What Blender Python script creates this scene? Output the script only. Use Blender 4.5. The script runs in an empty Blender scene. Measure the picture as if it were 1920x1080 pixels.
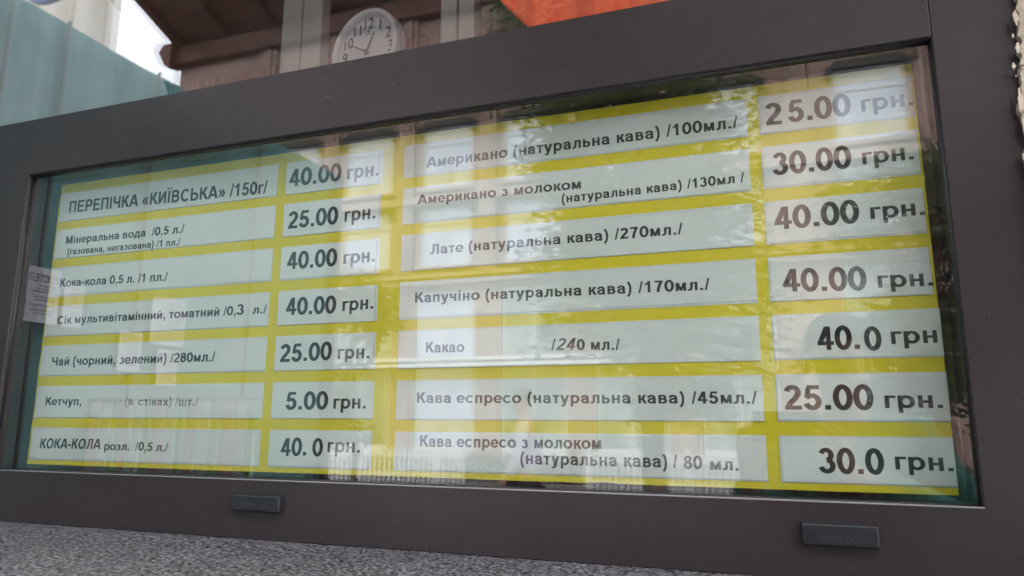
import bpy, bmesh, math, random
from mathutils import Vector, Matrix, noise
rnd = random.Random(7)
S = bpy.context.scene
COL = S.collection
R = math.radians
EYE = 1.45                      # height of the lens above the pavement
def Z(z): return z + EYE        # heights below were measured from the lens height
def Y(d): return d - 1.0        # distance in front of the lens, square to the window
MIRROR = -0.048                 # plane of the outer glass
def RY(d): return 2 * MIRROR - Y(d)   # where a thing stands in the street to be mirrored at distance d

# ------------------------------------------------------------------ camera, sky, sun, exposure
cam_d = bpy.data.cameras.new('camera'); cam = bpy.data.objects.new('camera', cam_d); COL.objects.link(cam); S.camera = cam
cam_d.sensor_width = 36; cam_d.lens = 36 * 1340 / 1920; cam_d.clip_start = .004; cam_d.clip_end = 2000
cam_d.dof.use_dof = True; cam_d.dof.focus_distance = 1.12; cam_d.dof.aperture_fstop = 8.0
yaw, pit, rol = R(-19.704), R(10.464), R(0.238)
FW = Vector((math.sin(yaw) * math.cos(pit), math.cos(yaw) * math.cos(pit), math.sin(pit)))
r0 = Vector((math.cos(yaw), -math.sin(yaw), 0)); u0 = r0.cross(FW)
RT = r0 * math.cos(rol) + u0 * math.sin(rol); UP = -r0 * math.sin(rol) + u0 * math.cos(rol)
CAM = Vector((0, -1, EYE))
M = Matrix((RT, UP, -FW)).transposed().to_4x4(); M.translation = CAM; cam.matrix_world = M

W = bpy.data.worlds.new('World'); S.world = W; W.use_nodes = True
nt = W.node_tree; nt.nodes.clear()
wo = nt.nodes.new('ShaderNodeOutputWorld'); bg = nt.nodes.new('ShaderNodeBackground')
sky = nt.nodes.new('ShaderNodeTexSky'); sky.sky_type = 'NISHITA'; sky.sun_disc = False
SUN_EL, SUN_AZ = R(52), R(-25)
sky.sun_elevation = SUN_EL; sky.sun_rotation = SUN_AZ
sky.air_density = 1.2; sky.dust_density = 2.5
tc = nt.nodes.new('ShaderNodeTexCoord'); nz = nt.nodes.new('ShaderNodeTexNoise'); nz.inputs['Scale'].default_value = 2.2; nz.inputs['Detail'].default_value = 6
rp = nt.nodes.new('ShaderNodeMapRange'); rp.inputs[1].default_value = .3; rp.inputs[2].default_value = .62; rp.inputs[3].default_value = 1.0; rp.inputs[4].default_value = .72
mx = nt.nodes.new('ShaderNodeMixRGB'); mx.inputs[2].default_value = (13.0, 13.3, 14.2, 1)
nt.links.new(tc.outputs['Generated'], nz.inputs['Vector']); nt.links.new(nz.outputs['Fac'], rp.inputs[0]); nt.links.new(rp.outputs[0], mx.inputs[0])
nt.links.new(sky.outputs[0], mx.inputs[1]); nt.links.new(mx.outputs[0], bg.inputs[0]); bg.inputs[1].default_value = .125
nt.links.new(bg.outputs[0], wo.inputs[0])
sd = bpy.data.lights.new('sun', 'SUN'); sun = bpy.data.objects.new('sun', sd); COL.objects.link(sun)
sd.energy = 1.2; sd.angle = R(14); sd.color = (1, .95, .88)
# the sun stands behind the shop, over the roof, so the shop front lies in shade
sdir = Vector((math.sin(SUN_AZ) * math.cos(SUN_EL), math.cos(SUN_AZ) * math.cos(SUN_EL), math.sin(SUN_EL)))
sun.rotation_euler = sdir.to_track_quat('Z', 'Y').to_euler(); sun.location = (0, 0, 30)
V = S.view_settings; V.view_transform = 'Standard'; V.look = 'None'; V.gamma = 1; V.exposure = 2.0; V.use_curve_mapping = False
S.render.film_transparent = False
S.cycles.max_bounces = 10; S.cycles.transparent_max_bounces = 24; S.cycles.glossy_bounces = 5

# ------------------------------------------------------------------ helpers
def mat(name, col, rough=.6, metal=0, spec=.5, coat=0):
    m = bpy.data.materials.new(name); m.use_nodes = True; b = m.node_tree.nodes['Principled BSDF']
    b.inputs['Base Color'].default_value = (*col, 1); b.inputs['Roughness'].default_value = rough
    b.inputs['Metallic'].default_value = metal; b.inputs['Specular IOR Level'].default_value = spec; b.inputs['Coat Weight'].default_value = coat
    return m
def nodes(m): return m.node_tree.nodes, m.node_tree.links, m.node_tree.nodes['Principled BSDF']
def vary(m, c1, c2, scale, detail=5, lo=.35, hi=.65, stretch=(1, 1, 1), bump=0, bscale=None, dist=.002, rough=None):
    """object-space noise between two colours, with fine relief"""
    N, L, b = nodes(m)
    t = N.new('ShaderNodeTexCoord'); mp = N.new('ShaderNodeMapping'); mp.inputs['Scale'].default_value = stretch
    n = N.new('ShaderNodeTexNoise'); n.inputs['Scale'].default_value = scale; n.inputs['Detail'].default_value = detail
    r = N.new('ShaderNodeValToRGB'); r.color_ramp.elements[0].position = lo; r.color_ramp.elements[1].position = hi
    r.color_ramp.elements[0].color = (*c1, 1); r.color_ramp.elements[1].color = (*c2, 1)
    L.new(t.outputs['Object'], mp.inputs[0]); L.new(mp.outputs[0], n.inputs['Vector']); L.new(n.outputs['Fac'], r.inputs[0]); L.new(r.outputs[0], b.inputs['Base Color'])
    if rough:
        rr = N.new('ShaderNodeMapRange'); rr.inputs[3].default_value = rough[0]; rr.inputs[4].default_value = rough[1]
        L.new(n.outputs['Fac'], rr.inputs[0]); L.new(rr.outputs[0], b.inputs['Roughness'])
    if bump:
        n2 = N.new('ShaderNodeTexNoise'); n2.inputs['Scale'].default_value = bscale or scale * 4; n2.inputs['Detail'].default_value = 4
        bp = N.new('ShaderNodeBump'); bp.inputs['Strength'].default_value = bump; bp.inputs['Distance'].default_value = dist
        L.new(mp.outputs[0], n2.inputs['Vector']); L.new(n2.outputs['Fac'], bp.inputs['Height']); L.new(bp.outputs[0], b.inputs['Normal'])
    return m
def tag(o, label=None, cat=None, group=None, kind=None):
    if label: o['label'] = label
    if cat: o['category'] = cat
    if group: o['group'] = group
    if kind: o['kind'] = kind
    return o
def empty(name, loc=(0, 0, 0), **k):
    o = bpy.data.objects.new(name, None); COL.objects.link(o); o.location = loc; return tag(o, **k)
def link(name, me, m, parent=None, loc=None, **k):
    o = bpy.data.objects.new(name, me); COL.objects.link(o)
    if m and not me.materials:
        for x in (m if isinstance(m, (list, tuple)) else [m]): me.materials.append(x)
    if loc is not None: o.location = loc
    if parent:
        o.parent = parent
        if loc is None:      # geometry written in world coordinates
            p = parent; off = Vector((0, 0, 0))
            while p: off += p.location; p = p.parent
            o.location = -off
    return tag(o, **k)
def done(bm, smooth=False):
    me = bpy.data.meshes.new('mesh'); bmesh.ops.recalc_face_normals(bm, faces=bm.faces); bm.to_mesh(me); bm.free()
    if smooth: me.polygons.foreach_set('use_smooth', [True] * len(me.polygons))
    return me
def box(bm, a, b, bev=0, seg=2):
    x0, y0, z0 = a; x1, y1, z1 = b
    v = [bm.verts.new(p) for p in ((x0, y0, z0), (x1, y0, z0), (x1, y1, z0), (x0, y1, z0), (x0, y0, z1), (x1, y0, z1), (x1, y1, z1), (x0, y1, z1))]
    f = [bm.faces.new([v[i] for i in q]) for q in ((0, 3, 2, 1), (4, 5, 6, 7), (0, 1, 5, 4), (1, 2, 6, 5), (2, 3, 7, 6), (3, 0, 4, 7))]
    if bev:
        e = {x for q in f for x in q.edges}
        bmesh.ops.bevel(bm, geom=list(e), offset=bev, segments=seg, affect='EDGES', profile=.5)
    return v
def boxes(*bs, bev=0):
    bm = bmesh.new()
    for a, b in bs: box(bm, a, b, bev)
    return done(bm)
def prism(pts, y0, y1, bev=0):
    """outline in x,z pushed from y0 to y1"""
    bm = bmesh.new(); n = len(pts)
    A = [bm.verts.new((x, y0, z)) for x, z in pts]; B = [bm.verts.new((x, y1, z)) for x, z in pts]
    bm.faces.new(A); bm.faces.new(B[::-1])
    for i in range(n): bm.faces.new((A[i], A[(i + 1) % n], B[(i + 1) % n], B[i]))
    if bev: bmesh.ops.bevel(bm, geom=bm.edges[:], offset=bev, segments=2, affect='EDGES')
    return done(bm)
def tube(bm, a, b, ra, rb, n=8, cap=True):
    a, b = Vector(a), Vector(b); d = (b - a).normalized(); s = d.orthogonal().normalized(); t = d.cross(s)
    A, B = [], []
    for i in range(n):
        w = 2 * math.pi * i / n; o = s * math.cos(w) + t * math.sin(w)
        A.append(bm.verts.new(a + o * ra)); B.append(bm.verts.new(b + o * rb))
    for i in range(n): bm.faces.new((A[i], A[(i + 1) % n], B[(i + 1) % n], B[i]))
    if cap: bm.faces.new(A[::-1]); bm.faces.new(B)
def text_mesh(s, bold=.0, res=4, space=1.0):
    c = bpy.data.curves.new('text', 'FONT'); c.body = s; c.bevel_depth = bold; c.bevel_resolution = 0; c.resolution_u = res; c.space_character = space
    o = bpy.data.objects.new('text', c); COL.objects.link(o)
    dg = bpy.context.evaluated_depsgraph_get(); dg.update()
    me = bpy.data.meshes.new_from_object(o.evaluated_get(dg)); bpy.data.objects.remove(o); bpy.data.curves.remove(c); me.materials.clear()
    return me
def glass(name, gain, ior=1.52, dust=.012, tint=(.994, .998, .996)):
    """clear sheet: passes light straight through and mirrors by Fresnel on its street side"""
    m = bpy.data.materials.new(name); m.use_nodes = True; N, L = m.node_tree.nodes, m.node_tree.links; N.clear()
    o = N.new('ShaderNodeOutputMaterial'); tr = N.new('ShaderNodeBsdfTransparent'); tr.inputs[0].default_value = (*tint, 1)
    gl = N.new('ShaderNodeBsdfGlossy'); gl.inputs['Roughness'].default_value = .0
    fr = N.new('ShaderNodeFresnel'); fr.inputs[0].default_value = ior
    ge = N.new('ShaderNodeNewGeometry'); mu = N.new('ShaderNodeMath'); mu.operation = 'MULTIPLY'; mu.inputs[1].default_value = gain; mu.use_clamp = True
    inv = N.new('ShaderNodeMath'); inv.operation = 'SUBTRACT'; inv.inputs[0].default_value = 1
    m2 = N.new('ShaderNodeMath'); m2.operation = 'MULTIPLY'
    L.new(fr.outputs[0], mu.inputs[0]); L.new(ge.outputs['Backfacing'], inv.inputs[1]); L.new(mu.outputs[0], m2.inputs[0]); L.new(inv.outputs[0], m2.inputs[1])
    mix = N.new('ShaderNodeMixShader'); L.new(m2.outputs[0], mix.inputs[0]); L.new(tr.outputs[0], mix.inputs[1]); L.new(gl.outputs[0], mix.inputs[2])
    t = N.new('ShaderNodeTexCoord'); n = N.new('ShaderNodeTexNoise'); n.inputs['Scale'].default_value = 3.5; n.inputs['Detail'].default_value = 9; n.inputs['Roughness'].default_value = .7
    n.inputs['Distortion'].default_value = .6
    r = N.new('ShaderNodeMapRange'); r.inputs[1].default_value = .42; r.inputs[2].default_value = .72; r.inputs[3].default_value = dust * .3; r.inputs[4].default_value = dust * 3
    df = N.new('ShaderNodeBsdfDiffuse'); df.inputs[0].default_value = (.75, .74, .72, 1)
    mix2 = N.new('ShaderNodeMixShader'); L.new(t.outputs['Object'], n.inputs['Vector']); L.new(n.outputs['Fac'], r.inputs[0])
    dm = N.new('ShaderNodeMath'); dm.operation = 'MULTIPLY'; L.new(r.outputs[0], dm.inputs[0]); L.new(inv.outputs[0], dm.inputs[1])
    L.new(dm.outputs[0], mix2.inputs[0]); L.new(mix.outputs[0], mix2.inputs[1]); L.new(df.outputs[0], mix2.inputs[2]); L.new(mix2.outputs[0], o.inputs[0])
    # float glass is never quite flat: a very faint waviness
    n3 = N.new('ShaderNodeTexNoise'); n3.inputs['Scale'].default_value = 5.0; n3.inputs['Detail'].default_value = 1
    b = N.new('ShaderNodeBump'); b.inputs['Strength'].default_value = .006; b.inputs['Distance'].default_value = .01
    L.new(t.outputs['Object'], n3.inputs['Vector']); L.new(n3.outputs['Fac'], b.inputs['Height']); L.new(b.outputs[0], gl.inputs['Normal'])
    return m
# ------------------------------------------------------------------ lettering: a plain bold grotesque drawn stroke by stroke
# units: capital height 1; a stroke is ('r', x0,z0,x1,z1) bar | ('p', x0,z0,x1,z1,w) slanting bar cut level | ('s', points, pen) pen stroke | ('g', points) outline
def _arc(cx, cz, rx, rz, a0, a1, n=None):
    n = n or max(6, int(abs(a1 - a0) / 12)); return [(cx + rx * math.cos(R(a0 + (a1 - a0) * i / n)), cz + rz * math.sin(R(a0 + (a1 - a0) * i / n))) for i in range(n + 1)]
PW_, PH_, XH, BH = .205, .165, .725, .145
def _bowl(x0, x1, rx, zt, zb): return [(x0, zt), (x1, zt)] + _arc(x1, (zt + zb) / 2, rx, (zt - zb) / 2, 90, -90)[1:-1] + [(x1, zb), (x0, zb)]
def _st(x, z0=0, z1=1, w=PW_): return ('r', x, z0, x + w, z1)
G = {
 ' ': (.39, []), 'П': (1.0, [_st(.1), _st(.7), ('r', .3, 1 - PH_, .7, 1)]),
 'Е': (.93, [_st(.1), ('r', .3, 1 - PH_, .83, 1), ('r', .3, .425, .78, .425 + PH_), ('r', .3, 0, .86, PH_)]),
 'Р': (.93, [_st(.1), ('s', _bowl(.28, .56, .22, .9175, .45))]), 'І': (.40, [_st(.1)]), 'Ї': (.42, [_st(.11), ('r', -.03, 1.09, .14, 1.25), ('r', .28, 1.09, .45, 1.25)]),
 'Ч': (.97, [_st(.68), ('s', [(.20, 1), (.20, .68), (.235, .55), (.33, .475), (.48, .455), (.70, .475)])]),
 'К': (.93, [_st(.1), ('p', .37, .42, .74, 1, .25), ('p', .40, .62, .84, 0, .26), ('r', .3, .42, .48, .58)]),
 'А': (1.02, [('p', .12, 0, .475, 1, .22), ('p', .90, 0, .545, 1, .22), ('r', .27, .2, .75, .2 + PH_)]),
 'И': (1.0, [_st(.1), _st(.7), ('p', .23, .06, .77, .94, .24)]), 'В': (1.0, [_st(.1), ('s', _bowl(.28, .56, .17, .9175, .515)), ('s', _bowl(.28, .60, .20, .515, .0825))]),
 'С': (1.0, [('s', _arc(.53, .5, .37, .43, 42, 318))]), 'Ь': (.95, [_st(.1), ('s', _bowl(.28, .58, .21, .55, .0825))]),
 'М': (1.18, [_st(.1), _st(.88), ('p', .22, 1, .59, .03, .24), ('p', .965, 1, .59, .03, .24)]), 'О': (1.09, [('s', _arc(.545, .5, .385, .43, 0, 360, 34))]),
 'Л': (.99, [_st(.69), ('r', .27, 1 - PH_, .69, 1), ('s', [(.37, .92), (.365, .5), (.34, .24), (.29, .13), (.20, .085), (.03, .085)])]),
 'о': (.85, [('s', _arc(.425, .3625, .30, .288, 0, 360, 30), (.195, BH))]),
 'а': (.78, [('s', [(.135, .47), (.17, .575), (.27, .64), (.40, .648), (.52, .61), (.578, .51), (.582, .20), (.60, .08), (.64, 0)], (.19, BH)), ('s', [(.56, .43), (.36, .385), (.22, .34), (.155, .27), (.15, .17), (.22, .09), (.33, .065), (.45, .095), (.56, .19)], (.18, BH * .95))]),
 'в': (.79, [_st(.09, 0, XH, .19), ('s', _bowl(.27, .45, .13, XH - .07, .385), (.18, .135)), ('s', _bowl(.27, .49, .15, .385, .07), (.19, .135))]),
 'г': (.56, [_st(.09, 0, XH, .19), ('r', .28, XH - .15, .57, XH)]),
 'д': (.88, [('r', .02, 0, .86, .15), ('r', .02, -.2, .19, 0), ('r', .69, -.2, .86, 0), ('r', .57, .15, .76, XH), ('r', .24, XH - .14, .57, XH), ('p', .21, .15, .33, XH - .1, .18)]),
 'е': (.78, [('s', _arc(.395, .3625, .285, .288, 0, 325), (.19, BH)), ('r', .16, .305, .76, .42)]),
 'з': (.70, [('s', _arc(.32, .535, .185, .12, 160, -90), (.18, .13)), ('s', _arc(.32, .24, .215, .172, 90, -160), (.19, .135))]),
 'и': (.81, [_st(.09, 0, XH, .19), _st(.53, 0, XH, .19), ('p', .2, .05, .61, .67, .21)]),
 'і': (.38, [_st(.09, 0, XH, .19), ('r', .09, .84, .28, 1.0)]),
 'к': (.70, [_st(.09, 0, XH, .19), ('p', .35, .30, .59, XH, .21), ('p', .37, .46, .64, 0, .22), ('r', .28, .30, .44, .42)]),
 'л': (.82, [_st(.55, 0, XH, .19), ('r', .22, XH - .14, .55, XH), ('s', [(.30, .66), (.295, .33), (.27, .16), (.21, .085), (.13, .07), (.02, .07)], (.18, .14))]),
 'м': (.96, [_st(.09, 0, XH, .18), _st(.69, 0, XH, .18), ('p', .2, XH, .48, .03, .2), ('p', .76, XH, .48, .03, .2)]),
 'н': (.80, [_st(.09, 0, XH, .19), _st(.52, 0, XH, .19), ('r', .28, .295, .52, .44)]), 'п': (.80, [_st(.09, 0, XH, .19), _st(.52, 0, XH, .19), ('r', .28, XH - .15, .52, XH)]),
 'р': (.85, [_st(.09, -.28, XH, .19), ('s', _arc(.45, .3625, .265, .288, 0, 360, 30), (.19, BH))]), 'с': (.78, [('s', _arc(.41, .3625, .29, .288, 42, 318), (.19, BH))]),
 'т': (.64, [('r', .03, XH - .15, .61, XH), ('r', .225, 0, .415, XH - .15)]), 'у': (.76, [('p', .125, XH, .385, .0, .21), ('p', .64, XH, .36, -.10, .20), ('s', [(.385, -.06), (.33, -.16), (.25, -.205), (.09, -.205)], (.18, .14))]),
 'х': (.76, [('p', .13, 0, .63, XH, .24), ('p', .13, XH, .63, 0, .24)]), 'ц': (.83, [_st(.09, 0, XH, .19), _st(.52, 0, XH, .19), ('r', .28, 0, .52, .15), ('r', .64, -.18, .81, .14)]),
 'ч': (.78, [_st(.50, 0, XH, .19), ('s', [(.18, XH), (.18, .48), (.215, .38), (.32, .335), (.51, .35)], (.19, .14))]),
 'ш': (1.13, [_st(.09, 0, XH, .18), _st(.475, 0, XH, .18), _st(.86, 0, XH, .18), ('r', .26, 0, .88, .15)]), 'ь': (.76, [_st(.09, 0, XH, .19), ('s', _bowl(.27, .45, .155, .43, .072), (.19, .14))]),
 'я': (.79, [_st(.50, 0, XH, .19), ('s', [(.52, .655), (.32, .655)] + _arc(.32, .495, .15, .16, 90, 270)[1:-1] + [(.32, .335), (.52, .335)], (.18, .14)), ('p', .14, 0, .34, .33, .2)]),
 '0': (.777, [('s', _arc(.388, .5, .262, .43, 0, 360, 34))]), '1': (.777, [_st(.33), ('g', [(.11, .62), (.11, .79), (.26, .87), (.36, 1), (.40, 1), (.40, .76), (.26, .68)])]),
 '2': (.777, [('s', _arc(.375, .70, .225, .2225, 168, -28) + [(.46, .44), (.27, .27), (.17, .09)]), ('r', .06, 0, .70, PH_)]),
 '3': (.777, [('s', _arc(.36, .725, .205, .198, 165, -90), (.20, .15)), ('s', _arc(.365, .292, .245, .22, 90, -168), (.205, .155))]),
 '4': (.777, [('r', .42, 0, .61, 1), ('r', .03, .205, .74, .365), ('p', .155, .34, .475, 1, .215)]),
 '5': (.777, [('r', .19, 1 - PH_, .66, 1), ('p', .17, .50, .24, .9, .17), ('s', [(.14, .47), (.22, .555)] + _arc(.37, .325, .245, .255, 105, -165), (.20, .16))]),
 '7': (.777, [('r', .07, 1 - PH_, .70, 1), ('s', [(.615, .93), (.50, .70), (.40, .44), (.345, .20), (.325, 0)], (.2, .2))]),
 '8': (.777, [('s', _arc(.388, .735, .205, .19, 0, 360, 30), (.195, .15)), ('s', _arc(.388, .29, .245, .215, 0, 360, 30), (.20, .155))]),
 '.': (.39, [('r', .09, 0, .30, .19)]), ',': (.39, [('r', .09, 0, .30, .19), ('g', [(.20, .01), (.30, .01), (.27, -.15), (.20, -.23), (.10, -.27), (.10, -.20), (.17, -.14), (.20, -.06)])]),
 '/': (.39, [('p', .075, -.02, .315, 1.02, .13)]), '-': (.47, [('r', .05, .27, .42, .45)]),
 '(': (.47, [('s', [(.37, 1.02), (.25, .85), (.175, .62), (.155, .37), (.175, .12), (.25, -.11), (.37, -.28)], (.17, .17))]), ')': (.47, [('s', [(.09, 1.02), (.21, .85), (.285, .62), (.305, .37), (.285, .12), (.21, -.11), (.09, -.28)], (.17, .17))]),
 '«': (.80, [('s', [(.36, .64), (.15, .36), (.36, .08)], (.15, .15)), ('s', [(.65, .64), (.44, .36), (.65, .08)], (.15, .15))]), '»': (.80, [('s', [(.15, .64), (.36, .36), (.15, .08)], (.15, .15)), ('s', [(.44, .64), (.65, .36), (.44, .08)], (.15, .15))]),
}
G['й'] = (.81, G['и'][1] + [('s', _arc(.405, 1.0, .15, .13, 205, 335), (.11, .10))])
def _pen(pts, w, h):
    """ribbon of four-sided faces along a line, wider across than up"""
    closed = abs(pts[0][0] - pts[-1][0]) + abs(pts[0][1] - pts[-1][1]) < 1e-6; n = len(pts); L_, R_ = [], []
    for i, p in enumerate(pts):
        a = pts[i - 1] if i > 0 else (pts[-2] if closed else None); c = pts[i + 1] if i < n - 1 else (pts[1] if closed else None)
        ts = []
        if a: ts.append(Vector((p[0] - a[0], p[1] - a[1])).normalized())
        if c: ts.append(Vector((c[0] - p[0], c[1] - p[1])).normalized())
        t = sum(ts, Vector((0, 0))).normalized(); k = 1 / max(.6, t.dot(ts[0])); nx, nz_ = -t.y, t.x
        L_.append((p[0] + nx * w / 2 * k, p[1] + nz_ * h / 2 * k)); R_.append((p[0] - nx * w / 2 * k, p[1] - nz_ * h / 2 * k))
    return [(L_[i], L_[i + 1], R_[i + 1], R_[i]) for i in range(n - 1)]
def letter_mesh(s, space=0.0, weight=1.0, seed=0):
    """mesh in x,z; y carries a hair-thin order of the strokes so that no two lie in one plane"""
    q = random.Random(seed * 31 + len(s)); V_, F_ = [], []; x = 0
    def face(pts, y):
        i0 = len(V_); V_.extend((p[0] + x, y, p[1]) for p in pts); F_.append(tuple(range(i0, i0 + len(pts))))
    for ch in s:
        adv, st = G[ch]
        for k, t in enumerate(st):
            y = -k * .00002
            if t[0] == 'r':
                e = (weight - 1) * .06; face([(t[1] - e, t[2]), (t[3] + e, t[2]), (t[3] + e, t[4]), (t[1] - e, t[4])], y)
            elif t[0] == 'p':
                w = t[5] / 2 * weight; face([(t[1] - w, t[2]), (t[1] + w, t[2]), (t[3] + w, t[4]), (t[3] - w, t[4])], y)
            elif t[0] == 'g': face(t[1], y)
            else:
                w, h = t[2] if len(t) > 2 else (PW_, PH_)
                for j, f in enumerate(_pen(t[1], w * weight, h * weight)): face(f, y)
        x += adv + space
    return V_, F_
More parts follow.
